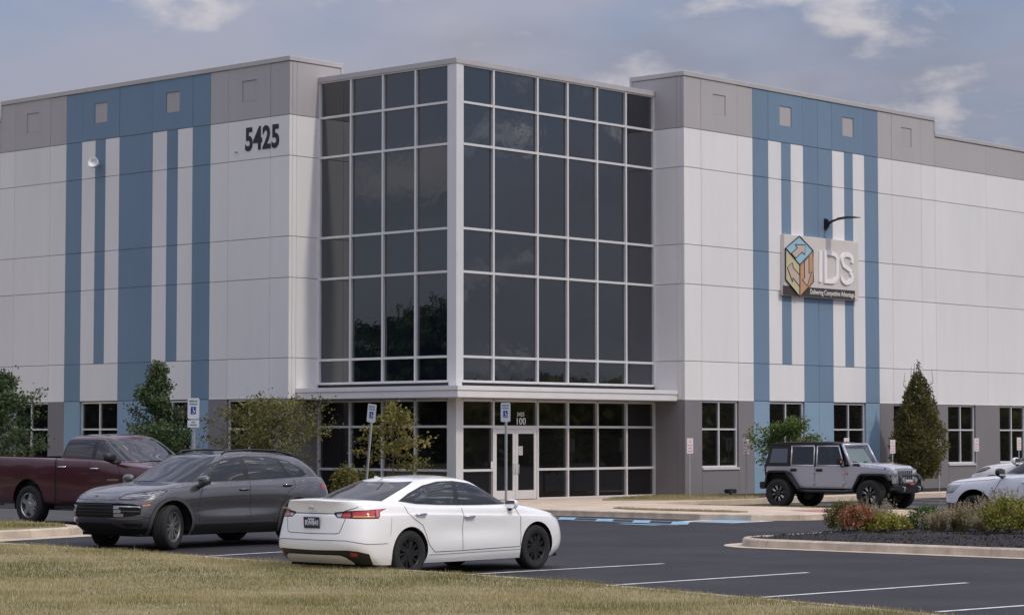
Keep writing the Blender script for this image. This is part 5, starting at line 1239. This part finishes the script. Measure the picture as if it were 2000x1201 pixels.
    MB().box((-2.18, -.80, .52), (-1.99, .80, .72)).build('rear_bumper', K, car, bev=.025)
    MB().lathe([(.24, -.0), (R0-.03, -.0), (R0, -.05), (R0, -.20), (R0-.03, -.25), (.24, -.25), (.1, -.20), (0, -.2)], 'x', 36).build('spare_wheel', MT['tyre'], car, True).location = (-2.02, 0, 1.06)
    for sd in (1, -1): MB().box((-2.0, sd*.66-.06, .92), (-1.975, sd*.66+.06, 1.12)).build('tail_lamp', MT['red'], car)
    seats(car, (.10,), .80, .36, None, .66); seats(car, (-.85,), .80, .34, None, .6)
    text('bonnet_lettering', '-- - --- -', .15, MT['sign_white'], car, frame((1.33, -.698, 1.185), (1, 0, -.07), (0, .12, 1)), .002, .006)
    for x in (XF, XR):
        for y in (.80, -.80): wheel(car, x, y, R0, .31, .245, 'mesh', MT['rim_black'])
    MB().lathe([(0, 0), (.035, 0), (.035, .004), (0, .004)], 'y', 12).build('flower_sticker', MT['red2'], car).location = (.70, -.766, .96)
    return car
offroader()
# ================================================================== signs
sg = thing('company_sign', (67.87, YB, 6.87), 'pale rectangular wall sign with a cube of arrows and the letters IDS', 'sign')
SP = YB-.17
MT['sg_face'] = mat('pale_sign_panel', (.66, .62, .58), .5, .03, 2); MT['sg_edge'] = mat('sign_edge', (.36, .34, .32), .5, .05, 3)
MT['sg_blue'] = mat('sign_light_blue', (.33, .54, .66), .5, .03, 3); MT['sg_yel'] = mat('sign_pale_yellow', (.56, .51, .31), .5, .03, 3); MT['sg_or'] = mat('sign_orange', (.56, .31, .17), .5, .03, 3)
MT['sg_peach'] = mat('sign_peach', (.56, .44, .37), .5, .03, 3); MT['sg_band'] = mat('sign_dark_band', (.055, .042, .038), .5, .05, 3); MT['letter'] = mat('white_letter', (.90, .885, .87), .4, .02, 3)
box('sign_box', (65.63, SP, 6.87), (70.12, YB-.004, 8.96), MT['sg_face'], sg, .01, keep=True)
def sp(u, v, d=0.0):
    p = at(1500+u/6.673, 430+v/6.673, 1, SP); return (p.x, SP-d, p.z)
def spoly(name, pts, m, d, parent=None, th=.006):
    q = [sp(*p) for p in pts]; return MB().prism([(a[0], a[2]) for a in q], SP-d, SP-d+th).build(name, m, parent or sg, keep=True)
spoly('dark_band', [(192, 850), (1130, 920), (1130, 1040), (192, 975)], MT['sg_band'], .012)
Tp = [(398, 210), (575, 395), (403, 585), (218, 365)]; Lf = [(218, 365), (403, 585), (403, 995), (218, 770)]; Rf = [(403, 585), (576, 395), (580, 805), (403, 995)]
cube = spoly('cube_top', Tp, MT['sg_blue'], .03); spoly('cube_left', Lf, MT['sg_yel'], .0302); spoly('cube_right', Rf, MT['sg_or'], .0304)
A1 = [(293, 432), (372, 362), (343, 318), (472, 322), (468, 450), (430, 416), (350, 498)]
A2 = [(305, 557), (318, 620), (400, 715), (400, 860), (310, 750), (308, 806), (240, 617)]
A3 = [(462, 538), (520, 475), (522, 697), (556, 675), (498, 858), (437, 775), (465, 757)]
for a in (A1, A2, A3): spoly('arrow', a, MT['sg_peach'], .036)
for pl in (Tp, Lf, Rf): MB().tube([sp(*p, .036) for p in pl+pl[:1]], .022, 6).build('outline', MT['ink'], sg, keep=True)
for pl in (A1, A2, A3): MB().tube([sp(*p, .040) for p in pl+pl[:1]], .013, 5).build('outline', MT['ink'], sg, keep=True)
def arc(cx, cy, rx, ry, a0, a1, n=8): return [(cx+rx*math.cos(R_(a0+(a1-a0)*i/n)), cy+ry*math.sin(R_(a0+(a1-a0)*i/n))) for i in range(n+1)]
def letter(strokes, w, d):
    mb = MB()
    for pts in strokes:
        q = [Vector((sp(*p)[0], sp(*p)[2])) for p in pts]; n = len(q); A_, B_ = [], []
        for i in range(n):
            t = (q[min(i+1, n-1)]-q[max(i-1, 0)]).normalized(); nn = Vector((-t.y, t.x))*w/2; A_.append(q[i]+nn); B_.append(q[i]-nn)
        for i in range(n-1): mb.prism([(p.x, p.y) for p in (A_[i], A_[i+1], B_[i+1], B_[i])], SP-d-random.uniform(0, .002), SP-.001)
    mb.build('letter', MT['letter'], sg, keep=True)
letter([[(672, 398), (672, 808)]], .16, .05)
letter([[(738, 412), (738, 812)], [(722, 422), (822, 438)]+arc(826, 520, 68, 80, -90, 0)+arc(826, 722, 66, 80, 0, 90)+[(722, 795)]], .15, .05)
letter([[(1084, 560)]+arc(1020, 512, 66, 58, 10, -90)+arc(1020, 512, 66, 62, -90, -190)+[(975, 590), (1030, 632), (1068, 662)]+arc(1024, 745, 64, 72, -50, 90)+arc(1018, 745, 66, 74, 90, 188)], .15, .05)
a, b = sp(822, 952), sp(535, 925); ln = text('slogan', 'Delivering Competitive Advantage.', .25, MT['letter'], sg, frame((sp(826, 951)[0], SP-.02, sp(826, 951)[2]-.015), (1, 0, 0), (0, 0, 1)), .004, .0, .86, keep=True)
wd = ln.dimensions.x if ln.dimensions.x > 0 else 1
# fit the slogan to its band
xs = [v.co.x for v in ln.data.vertices]; k = (sp(1118, 0)[0]-sp(538, 0)[0])/(max(xs)-min(xs)); cx = (max(xs)+min(xs))/2; tx = (sp(1118, 0)[0]+sp(538, 0)[0])/2
for v in ln.data.vertices: v.co.x = tx+(v.co.x-cx)*k

# ---- accessible parking signs
MT['blue_sign'] = mat('blue_sign_ink', (.012, .055, .30), .4, 0); MT['green_ink'] = mat('green_sign_ink', (.10, .24, .20), .5, 0); MT['pinkish'] = mat('faded_red_print', (.52, .30, .31), .5, 0); MT['sign_pink'] = mat('pinkish_white_sign_face', (.70, .64, .65), .45, .03, 8)
def access_sign(label, base, top_z, rz, lean=0.0, lower=False):
    t = thing('parking_sign', base, label, 'sign', rz, 'accessible parking signs'); t.rotation_euler = (R_(0), R_(lean), rz)   # faces local -X
    H = top_z-base[2]
    MB().box((-.012, -.03, -.1), (.0, .03, H-.05)).box((.0, -.03, -.1), (.03, -.018, H-.05)).box((.0, .018, -.1), (.03, .03, H-.05)).build('post', MT['galv'], t)
    w, h = .165, .52
    pl = MB().prism([(-w, H-h+.03), (-w+.03, H-h), (w-.03, H-h), (w, H-h+.03), (w, H-.03), (w-.03, H), (-w+.03, H), (-w, H-.03)], -.018, -.013, 0).build('plate', MT['sign_white'], t)
    F = lambda y, z, d=.020: frame((-d, y, z), (0, -1, 0), (0, 0, 1))
    text('lettering', 'RESERVED', .058, MT['green_ink'], pl, F(0, H-.075), .001, .002, .95); text('lettering', 'PARKING', .058, MT['green_ink'], pl, F(0, H-.150), .001, .002, .95)
    b = MB().box((-.0205, -.075, H-.40), (-.0185, .075, H-.215)).build('symbol_square', MT['blue_sign'], pl)
    c = H-.31
    MB().tube([(-.022, .0, c+.045), (-.022, -.002, c-.005), (-.022, -.035, c-.008), (-.022, -.048, c-.05)], .0075, 5).tube([(-.022, .0+.034*math.cos(R_(q)), c-.03+.034*math.sin(R_(q))) for q in range(60, 331, 30)], .007, 5).lathe([(0, -.0215), (.013, -.0215), (.013, -.023), (0, -.023)], 'x', 10, (0, 0, c+.062)).build('wheelchair_symbol', MT['sign_white'], pl)
    if lower:
        l2 = MB().prism([(-w, H-h-.03), (w, H-h-.03), (w, H-h-.21), (-w, H-h-.21)], -.018, -.013, 0).build('plate', MT['sign_white'], t)
        text('lettering', 'VAN', .055, MT['green_ink'], l2, F(0, H-h-.085), .001, .002); MB().box((-.0195, -.10, H-h-.165), (-.0185, .10, H-h-.135)).build('print', MT['green_ink'], l2)
    return t
def px_at_depth(px, depth, z): r = (px-1000)/F_PX*depth; return (depth*math.cos(YAW)+r*math.sin(YAW), depth*math.sin(YAW)-r*math.cos(YAW), z)
access_sign('accessible parking sign on a straight post in front of the entrance doors', px_at_depth(988, 64.5, .15), 2.1+(850.5-786.5)*64.5/F_PX, R_(4))
access_sign('accessible parking sign on a leaning post beside the small yellow tree', px_at_depth(712, 66.8, .15), 2.1+(850.5-788)*66.8/F_PX, R_(2), 0)
_l = bpy.data.objects['parking_sign.001']; _l.rotation_euler = (R_(6.5), 0, R_(2))
access_sign('accessible parking sign with a second small plate behind the maroon pickup', px_at_depth(379, 59.0, 0), 2.1+(850.5-777.5)*59/F_PX, R_(20), 0, True)
words = ['by the dark end wall right of the glass', 'between the first ground floor window and the blue stripe', 'showing over the rear of the off-roader roof', 'showing over the front of the off-roader roof', 'just left of the columnar tree', 'half hidden behind the columnar tree', 'right of the tree at the edge of a window', 'farthest right, beside the last window']
for pxx, w, tp in zip((1347, 1457, 1553, 1653, 1743, 1834, 1907, 1990), words, (855.5, 857.5, 855.5, 855, 858.5, 857, 855.5, 854)):
    p = at(pxx, 900, 1, 44.72); q = at(pxx, tp, 1, 44.72)
    t = thing('reserved_sign', (p.x, 44.72, .17), 'narrow pinkish white parking sign '+w, 'sign', 0, 'reserved parking signs along the right front'); H = q.z-.17
    MB().box((-.025, -.012, -.1), (.025, .0, H-.06)).build('post', MT['galv'], t)
    pl = MB().box((-.155, -.020, H-.47), (.155, -.013, H)).build('plate', MT['sign_pink'], t, bev=.002)
    for zz, ww in ((.20, .11), (.29, .10), (.38, .11)): MB().box((-ww, -.0225, H-zz-.035), (ww, -.0205, H-zz)).build('print', MT['pinkish'], pl)
    MB().prism([(-.05, H-.13), (.05, H-.13), (0, H-.05)], -.0225, -.0205).build('print', MT['pinkish'], pl)

# ================================================================== plants
def leaves(P, size, jit, aspect=.55, up=.3, rnd=None):
    """one folded diamond per point"""
    n = len(P); s = size*(1+jit*RNG.uniform(-1, 1, n))[:, None]
    d = RNG.normal(size=(n, 3)); d[:, 2] -= up; d /= np.linalg.norm(d, axis=1)[:, None]
    e = RNG.normal(size=(n, 3)); e -= d*(e*d).sum(1)[:, None]; e /= np.linalg.norm(e, axis=1)[:, None]
    V = np.empty((n, 4, 3)); V[:, 0] = P; V[:, 1] = P+d*s*.5+e*s*aspect*.5; V[:, 2] = P+d*s; V[:, 3] = P+d*s*.5-e*s*aspect*.5
    return V.reshape(-1, 3)
def leaf_obj(name, V, rnd, m, parent=None, nv=4):
    n = len(V)//nv; me = bpy.data.meshes.new(name)
    me.vertices.add(len(V)); me.vertices.foreach_set('co', V.ravel()); me.loops.add(len(V)); me.loops.foreach_set('vertex_index', np.arange(len(V), dtype=np.int32))
    me.polygons.add(n); me.polygons.foreach_set('loop_start', np.arange(0, len(V), nv, dtype=np.int32)); me.polygons.foreach_set('loop_total', np.full(n, nv, dtype=np.int32))
    a = me.attributes.new('rnd', 'FLOAT', 'FACE'); a.data.foreach_set('value', np.clip(rnd, 0, 1).astype(np.float32))
    me.update(calc_edges=True); me.validate(); me.materials.append(m)
    return link(bpy.data.objects.new(name, me), parent)
MT['bark'] = mat('grey_brown_bark', (.10, .085, .07), .9, .3, 12, .6, 60)
MT['lf_oak'] = leafmat('dark_oak_leaf', [(.030, .050, .020), (.055, .090, .034), (.085, .130, .050), (.16, .19, .09)])
MT['lf_orn'] = leafmat('olive_bronze_leaf', [(.085, .055, .022), (.12, .125, .034), (.185, .185, .05), (.29, .25, .08)])
MT['lf_yel'] = leafmat('yellow_green_leaf', [(.10, .10, .028), (.19, .18, .045), (.27, .235, .065), (.36, .28, .10)])
MT['lf_pear'] = leafmat('deep_green_pear_leaf', [(.060, .062, .020), (.105, .105, .032), (.165, .155, .046), (.27, .17, .06)])
MT['lf_fresh'] = leafmat('fresh_green_leaf', [(.045, .075, .02), (.08, .13, .032), (.125, .185, .045), (.20, .235, .075)])
MT['lf_red'] = leafmat('orange_red_leaf', [(.07, .09, .03), (.20, .10, .045), (.38, .16, .08), (.46, .24, .14)])
MT['lf_lime'] = leafmat('lime_leaf', [(.10, .12, .025), (.20, .21, .04), (.30, .28, .055), (.40, .34, .09)])
MT['lf_tan'] = leafmat('tan_grass', [(.12, .095, .05), (.22, .18, .10), (.33, .27, .17), (.42, .36, .25)], .3)
MT['lf_tg'] = leafmat('green_tan_grass', [(.07, .075, .025), (.14, .13, .05), (.24, .20, .10), (.34, .29, .17)], .3)
def tree(name, label, base, H, prof, nb, leaf, ls, nl, m, z0=.18, trunk_r=.045, droop=.1, spread=.16, wig=.04, stems=1, lean=0, group=None, elev=(15, 55), cs=1.0):
    """prof(t) = crown radius at height fraction t above z0*H; returns an Empty with trunk, limbs and crown"""
    t = thing(name, base, label, 'tree', 0, group); pts = []; rn = []
    for s_ in range(stems):
        a0 = 2*math.pi*s_/max(1, stems)+.6; off = Vector((math.cos(a0), math.sin(a0), 0))*(.0 if stems == 1 else .30*H*.3)
        tp = [Vector((random.gauss(0, wig)*i*.3, random.gauss(0, wig)*i*.3, 0))+off*(i/6)+Vector((lean*i/6, 0, H*.97*i/6)) for i in range(7)]
        MB().tube(tp, [trunk_r*(1-.80*i/6) for i in range(7)], 8).build('trunk', MT['bark'], t, True)
        limbs = MB()
        for b in range(nb):
            f = (b+.5)/nb; zf = z0+(1-z0)*f**.9; k = zf*6; i = min(int(k), 5); p0 = tp[i].lerp(tp[i+1], k-i)
            az = b*2.399+random.uniform(-.5, .5); el = R_(random.uniform(*elev)); r = prof((zf-z0)/(1-z0))*random.uniform(.75, 1.08)
            d = Vector((math.cos(az)*math.cos(el), math.sin(az)*math.cos(el), math.sin(el))); L = r/max(.35, math.cos(el))
            q = [p0]; 
            for j in range(1, 5): d = (d+Vector((random.gauss(0, .10), random.gauss(0, .10), random.gauss(0, .07)-droop*.25))).normalized(); q.append(q[-1]+d*L/4)
            limbs.tube(q, [trunk_r*.42*(1-.2*j)*(1-.5*f) for j in range(5)], 5, False)
            tone = random.gauss(0, .16)
            for j in range(1, 5):
                for _ in range(random.randint(2, 3)):   # twigs
                    dd = (d+Vector((random.gauss(0, .7), random.gauss(0, .7), random.gauss(0, .5)))).normalized(); e_ = q[j]+dd*L*random.uniform(.12, .34)
                    limbs.tube([q[j], e_], [trunk_r*.12, trunk_r*.05], 3, False)
                    n = max(1, int(nl/(nb*4*2.5*stems)))
                    for _k in range(n):
                        w = random.random()**.6; c = q[j].lerp(e_, w); pts.append((c.x+random.gauss(0, spread), c.y+random.gauss(0, spread), c.z+random.gauss(0, spread*.75))); rn.append(.5+tone*cs+random.gauss(0, .17))
        limbs.build('limbs', MT['bark'], t, True)
    P = np.array(pts); V = leaves(P, ls, .35, leaf, .25)
    leaf_obj('crown', V, np.array(rn), m, t); return t
def pt(px, d, z): return Vector(px_at_depth(px, d, z))
tree('oak_tree', 'dark green young tree at the left edge, behind the pickup bed', pt(8, 66, .16), 3.65, lambda t: 1.15*(1-t)**.7+.06, 32, .5, .105, 7500, MT['lf_oak'], .22, .06, .05, .11, elev=(15, 50))
tree('oak_tree', 'dark green pointed young tree between the maroon pickup and the blue stripe', pt(308, 66, .16), 3.98, lambda t: 1.05*(1-t)**1.0+.05, 34, .5, .10, 9000, MT['lf_oak'], .20, .06, .05, .10, elev=(15, 50))
tree('ornamental_tree', 'broad low bronze and green tree behind the grey SUV roof', pt(527, 65.5, .16), 2.80, lambda t: 1.72*(1-t)**.5+.20, 15, .6, .085, 6200, MT['lf_orn'], .42, .05, .12, .13, stems=3, elev=(2, 30))
tree('small_tree', 'small yellow-green tree in front of the left ground floor glass', pt(769, 68, .16), 2.78, lambda t: .98*(1-t)**.5+.12, 18, .65, .10, 2300, MT['lf_yel'], .38, .028, .1, .09, elev=(0, 40))
# columnar tree: dense teardrop
def columnar(label, base, H, R, n, m):
    t = thing('columnar_tree', base, label, 'tree'); MB().tube([(0, 0, -.05), (.01, 0, .6), (0, .02, H*.9)], [.075, .07, .015], 8).build('trunk', MT['bark'], t, True)
    z = RNG.beta(1.25, 1.7, n)*.98; prof = np.where(z < .32, .55+.45*np.sin(z/.32*math.pi/2), np.clip((1-z)/.68, 0, 1)**.66)
    a = RNG.uniform(0, 2*math.pi, n); lump = 1+.10*np.sin(a*5+z*17)+.08*np.sin(a*3-z*31)
    r = R*prof*lump*np.sqrt(RNG.uniform(.18, 1, n)); sp_ = RNG.random(n) < .04
    P = np.stack([r*np.cos(a), r*np.sin(a), .42+z*(H-.42)], 1); P[sp_, 2] += RNG.uniform(.05, .28, sp_.sum())
    rnd = .42+.16*np.sin(a*4+z*13)+RNG.normal(0, .17, n)+.25*((np.cos(a-.3) > .6)&(z < .55))*RNG.random(n)
    top = np.stack([RNG.normal(0, .02, 60), RNG.normal(0, .02, 60), H-.25+RNG.uniform(0, .55, 60)], 1)
    leaf_obj('crown', leaves(np.vstack([P, top]), .085, .35, .6, -.2), np.concatenate([rnd, np.full(60, .4)]), m, t)
    lb = MB()
    for k in range(26):
        zz = .55+k*.12; az = k*2.4; lb.tube([(0, 0, zz), (R*.55*math.cos(az), R*.55*math.sin(az), zz+.5), (R*.5*math.cos(az), R*.5*math.sin(az), zz+.95)], [.02, .012, .005], 4, False)
    lb.build('limbs', MT['bark'], t); return t
columnar('dense columnar tree with a pointed top in front of the right front', pt(1793, 83.5, .17), 4.25, 1.0, 19000, MT['lf_pear'])
tree('bushy_tree', 'bright green bushy small tree behind the silver off-roader', pt(1540, 74.0, .17), 2.30, lambda t: .98*(1-t)**.45+.12, 22, .6, .09, 6000, MT['lf_fresh'], .25, .035, .1, .10, elev=(5, 45))
def bush(name, label, base, rx, ry, h, ls, n, m, group=None, tone=.5, lumps=.18):
    t = thing(name, base, label, 'shrub', 0, group)
    a = RNG.uniform(0, 2*math.pi, n); ct = RNG.uniform(-.35, 1, n); stt = np.sqrt(1-np.clip(ct, -1, 1)**2); rr = RNG.uniform(.55, 1, n)**.6*(1+lumps*np.sin(a*3+1)*np.sin(ct*4)+lumps*.6*np.sin(a*7))
    P = np.stack([rx*rr*stt*np.cos(a), ry*rr*stt*np.sin(a), np.maximum(.03, h*.36+h*.64*rr*ct)], 1)
    leaf_obj('foliage', leaves(P, ls, .4, .6, -.1), tone+RNG.normal(0, .2, n)+.15*np.sin(a*4+ct*5), m, t)
    sm = MB()
    for k in range(9): az = k*2.4; sm.tube([(0, 0, -.03), (rx*.45*math.cos(az), ry*.45*math.sin(az), h*.6)], [.014, .005], 4, False)
    sm.build('stems', MT['bark'], t); return t
def clump(name, label, base, h, r, n, m, plume=0, group=None, w=.008):
    t = thing(name, base, label, 'plant', 0, group)
    az = RNG.uniform(0, 2*math.pi, n); ln = RNG.uniform(.55, 1.05, n)*h; sp_ = RNG.uniform(.05, 1, n)*r; b0 = RNG.uniform(0, .25, n)*r
    d = np.stack([np.cos(az), np.sin(az), np.zeros(n)], 1); e = np.stack([-np.sin(az), np.cos(az), np.zeros(n)], 1)*w/2
    B0 = d*b0[:, None]; M1 = B0+d*(sp_*.35)[:, None]+np.array([0, 0, 1])*(ln*.6)[:, None]; T = B0+d*sp_[:, None]+np.array([0, 0, 1])*(ln*RNG.uniform(.75, 1, n))[:, None]
    V = np.stack([B0-e, B0+e, M1+e*.8, M1-e*.8, M1-e*.8, M1+e*.8, T, T], 1).reshape(-1, 3); rn = np.repeat(RNG.uniform(0, .9, n), 2)
    if plume:
        k = RNG.choice(n, plume); PP = T[k]; q = []
        for s_ in np.linspace(-.09, .02, 7): q.append(PP+np.array([0, 0, 1])*s_+RNG.normal(0, .006, PP.shape))
        Q = np.vstack(q); V2 = leaves(Q, .045, .4, .35, -1.2); V = np.vstack([V, V2]); rn = np.concatenate([rn, RNG.uniform(.6, 1, len(Q))])
    leaf_obj('blades', V, rn, m, t); return t
bush('shrub', 'round green shrub beside the leaning sign post', pt(676, 67.4, .17), .42, .42, 1.10, .085, 1300, MT['lf_yel'], None, .35); bush('shrub', 'smaller round green shrub right of the leaning sign post', pt(716, 68.0, .17), .36, .36, 1.0, .085, 900, MT['lf_orn'], None, .5)
def ib(px, py): p = gnd(px, py, .22); return (p.x, p.y, mulch_z(p.x, p.y)-.01)
bush('shrub', 'dark green round shrub at the left end of the island', ib(1648, 1036), .36, .36, .60, .05, 2600, MT['lf_pear'], None, .45)
bush('shrub', 'orange-red leaved round shrub on the island', ib(1676, 1041), .38, .34, .50, .05, 2600, MT['lf_red'], None, .55)
bush('shrub', 'low lime green shrub beside the orange shrub', ib(1722, 1041), .45, .36, .34, .06, 1500, MT['lf_lime'], None, .5); bush('shrub', 'lime green shrub with pale flower heads on the island', ib(1752, 1039), .28, .28, .30, .055, 900, MT['lf_lime'], None, .55)
bush('shrub', 'dark green square clipped shrub mid island', ib(1812, 1036), .40, .36, .50, .05, 2200, MT['lf_fresh'], None, .25); bush('shrub', 'bright yellow-green spreading shrub at the right edge of the island', ib(1972, 1046), .52, .5, .66, .06, 3200, MT['lf_lime'], None, .45)
bush('shrub', 'dark low shrub between the grass clumps', ib(1902, 1038), .30, .3, .40, .05, 1300, MT['lf_pear'], None, .5)
G_ = 'ornamental grass clumps on the island'
clump('plumed_plant', 'tall thin tan grass behind the orange shrub', ib(1700, 1030), .75, .45, 130, MT['lf_tg'], 60, G_); clump('plumed_plant', 'pale feathery grass behind the lime shrub', ib(1722, 1033), .52, .30, 260, MT['lf_tan'], 160, G_)
clump('plumed_plant', 'tan fountain grass before the clipped shrub', ib(1832, 1041), .46, .40, 700, MT['lf_tan'], 90, G_); clump('plumed_plant', 'green fountain grass right of the tan clump', ib(1872, 1041), .55, .42, 700, MT['lf_tg'], 90, G_)
clump('plumed_plant', 'tall plumed grass in front of the white pickup wheel', ib(1866, 1030), .62, .42, 200, MT['lf_tan'], 110, G_); clump('plumed_plant', 'tall plumed tan grass right of the pickup wheel', ib(1925, 1036), .72, .40, 300, MT['lf_tan'], 110, G_)
clump('plumed_plant', 'tall yellow-green grass below the door lettering', ib(1955, 1034), .92, .38, 260, MT['lf_tg'], 140, G_); clump('plumed_plant', 'tall yellow-green grass at the right edge of the frame', ib(1992, 1034), .90, .38, 260, MT['lf_tg'], 140, G_)
clump('plumed_plant', 'short tan grass before the yellow-green shrub', ib(1918, 1043), .40, .36, 360, MT['lf_tan'], 60, G_)

# ---- lawn blades
def blades(name, label, pts, zf, hmin, hmax, w, m, lean=.5):
    n = len(pts); h = RNG.uniform(hmin, hmax, n)*(.80+.30*np.sin(1.3*pts[:, 0]+2.1*np.sin(.7*pts[:, 1]))*np.sin(1.9*pts[:, 1]))*np.where(RNG.random(n) < .012, 1.9, 1.0); az = RNG.uniform(0, 2*math.pi, n); d = np.stack([np.cos(az), np.sin(az), np.zeros(n)], 1); e = np.stack([-np.sin(az), np.cos(az), np.zeros(n)], 1)
    B0 = np.column_stack([pts, zf]); ww = (RNG.uniform(.7, 1.3, n)*w)[:, None]
    V = np.stack([B0-e*ww, B0+e*ww, B0+d*(h*lean*RNG.uniform(.1, 1, n))[:, None]+np.array([0, 0, 1])*h[:, None]], 1).reshape(-1, 3)
    x, y = pts[:, 0], pts[:, 1]
    patch = .6*np.sin(.42*x+.31*y+1.3*np.sin(.23*y+.6*x))+.5*np.sin(x*.9+y*1.3+np.sin(y*.8)*1.5)+.5*np.sin(x*2.3-y*1.7+np.sin(x*1.1)*2)+.35*np.sin(5.1*x+3.3*y)
    rn = .48+.21*patch+RNG.normal(0, .16, n)
    o = leaf_obj(name, V, rn, m, None, 3); return tag(o, label, 'grass', kind='stuff')
MT['lf_lawn'] = leafmat('dry_lawn_blade', [(.095, .115, .034), (.18, .18, .062), (.30, .262, .112), (.42, .355, .18), (.54, .46, .26)], .25)
def scatter(n, x0, x1, y0, y1, cond):
    out = []
    while sum(len(o) for o in out) < n:
        q = np.column_stack([RNG.uniform(x0, x1, n), RNG.uniform(y0, y1, n)]); q = q[cond(q[:, 0], q[:, 1])]; out.append(q)
        if len(out) > 40: break
    return np.vstack(out)[:n]
KY = np.array([p[1] for p in KERB][::-1]); KX = np.array([p[0] for p in KERB][::-1])
vlot = np.vectorize(lotz); vlawn = np.vectorize(lawn_z)
near = lambda x, y: (x < np.interp(y, KY, KX)-.10)&(x*math.cos(YAW)+y*math.sin(YAW) > 23.5)
Q = scatter(330000, 9, 26.2, 5, 41, near)
blades('grass', 'dry straw and olive lawn in the foreground', Q, vlawn(Q[:, 0], Q[:, 1])-.005, .030, .075, .0042, MT['lf_lawn'])
edge_y = RNG.uniform(6, 40, 9000); edge_x = np.interp(edge_y, KY, KX)-RNG.uniform(.03, .30, 9000)
Qe = np.column_stack([edge_x, edge_y]); blades('grass', 'longer grass hanging over the near kerb', Qe, .14+vlot(edge_x, edge_y), .03, .085, .0045, MT['lf_lawn'], .7)
def inpoly(poly):
    def f(X, Y):
        c = np.zeros(len(X), bool); j = len(poly)-1
        for i in range(len(poly)):
            yi, yj, xi, xj = poly[i][1], poly[j][1], poly[i][0], poly[j][0]
            if yi != yj: c ^= ((yi > Y) != (yj > Y))&(X < (xj-xi)*(Y-yi)/(yj-yi)+xi)
            j = i
        return c
    return f
def patch(poly, n, z, label, h=(.03, .08)):
    xs = [p[0] for p in poly]; ys = [p[1] for p in poly]; q = scatter(n, min(xs), max(xs), min(ys), max(ys), inpoly(poly)); blades('grass', label, q, np.full(len(q), z), h[0], h[1], .007, MT['lf_lawn'])
vg = [(v.co.x, v.co.y) for v in bpy.data.objects['verge'].data.vertices][:9]
patch([(max(20, x), y) for x, y in vg], 30000, .33, 'dry grass on the verge before the maroon pickup', (.03, .09))
patch(lawn_a, 6000, .20, 'dry grass beside the right end wall'); patch(lawn_b, 1200, .175, 'thin grass strip along the entrance kerb', (.02, .05)); patch(lawn_c, 4500, .055, 'grass strip before the off-roader', (.02, .05))
# mulch chips
cq = scatter(20000, 36.25, 41.8, 14, 27.1, lambda x, y: (np.hypot(np.maximum(0, np.maximum(37.2-x, x-40.85)), np.maximum(0, y-26.2)) < .97))
cz = np.array([mulch_z(a, b) for a, b in cq])
MT['chip'] = leafmat('mulch_chip', [(.010, .009, .009), (.02, .018, .018), (.045, .038, .035), (.11, .095, .085)], 0)
_rn = np.clip(RNG.gamma(1.3, .2, len(cq)), 0, 1)
tag(leaf_obj('mulch', leaves(np.column_stack([cq, cz+.012]), (.036), .5, .45, 0), _rn, MT['chip']), 'dark shredded mulch on the island', 'mulch', kind='stuff')
# far woods that the glass mirrors
def wood(name, label, x0, y0, x1, y1, h0, h1, n, dep):
    k = 60; t = RNG.uniform(0, 1, n); ti = np.round(t*k).astype(int); hh = RNG.uniform(h0, h1, k+1); oy = RNG.uniform(-dep, dep, k+1)
    L = math.hypot(x1-x0, y1-y0); ux, uy = (x1-x0)/L, (y1-y0)/L
    z = RNG.uniform(0, 1, n)**.8; r = np.sqrt(np.clip(1-(z*1.7-.75)**2, .05, 1))*L/k*1.25
    a = RNG.uniform(0, 2*math.pi, n); q = RNG.uniform(.5, 1, n)
    along = ti/k*L+r*q*np.cos(a); off = oy[ti]+r*q*np.sin(a)
    P = np.stack([x0+ux*along-uy*off, y0+uy*along+ux*off, z*hh[ti]], 1)
    tag(leaf_obj(name, leaves(P, .8, .5, .8, 0), .35+RNG.normal(0, .2, n)+.25*np.sin(ti*1.7), MT['lf_lime'] if h1 < 8 else MT['lf_oak']), label, 'wood', kind='stuff')
wood('wood', 'distant green wood beyond the lot, mirrored in the right glass', 70, -22, 240, -10, 4.2, 6.8, 30000, 5)
wood('wood', 'distant dark wood mirrored in the left glass', -40, 60, 10, 190, 8.5, 12.5, 42000, 6)
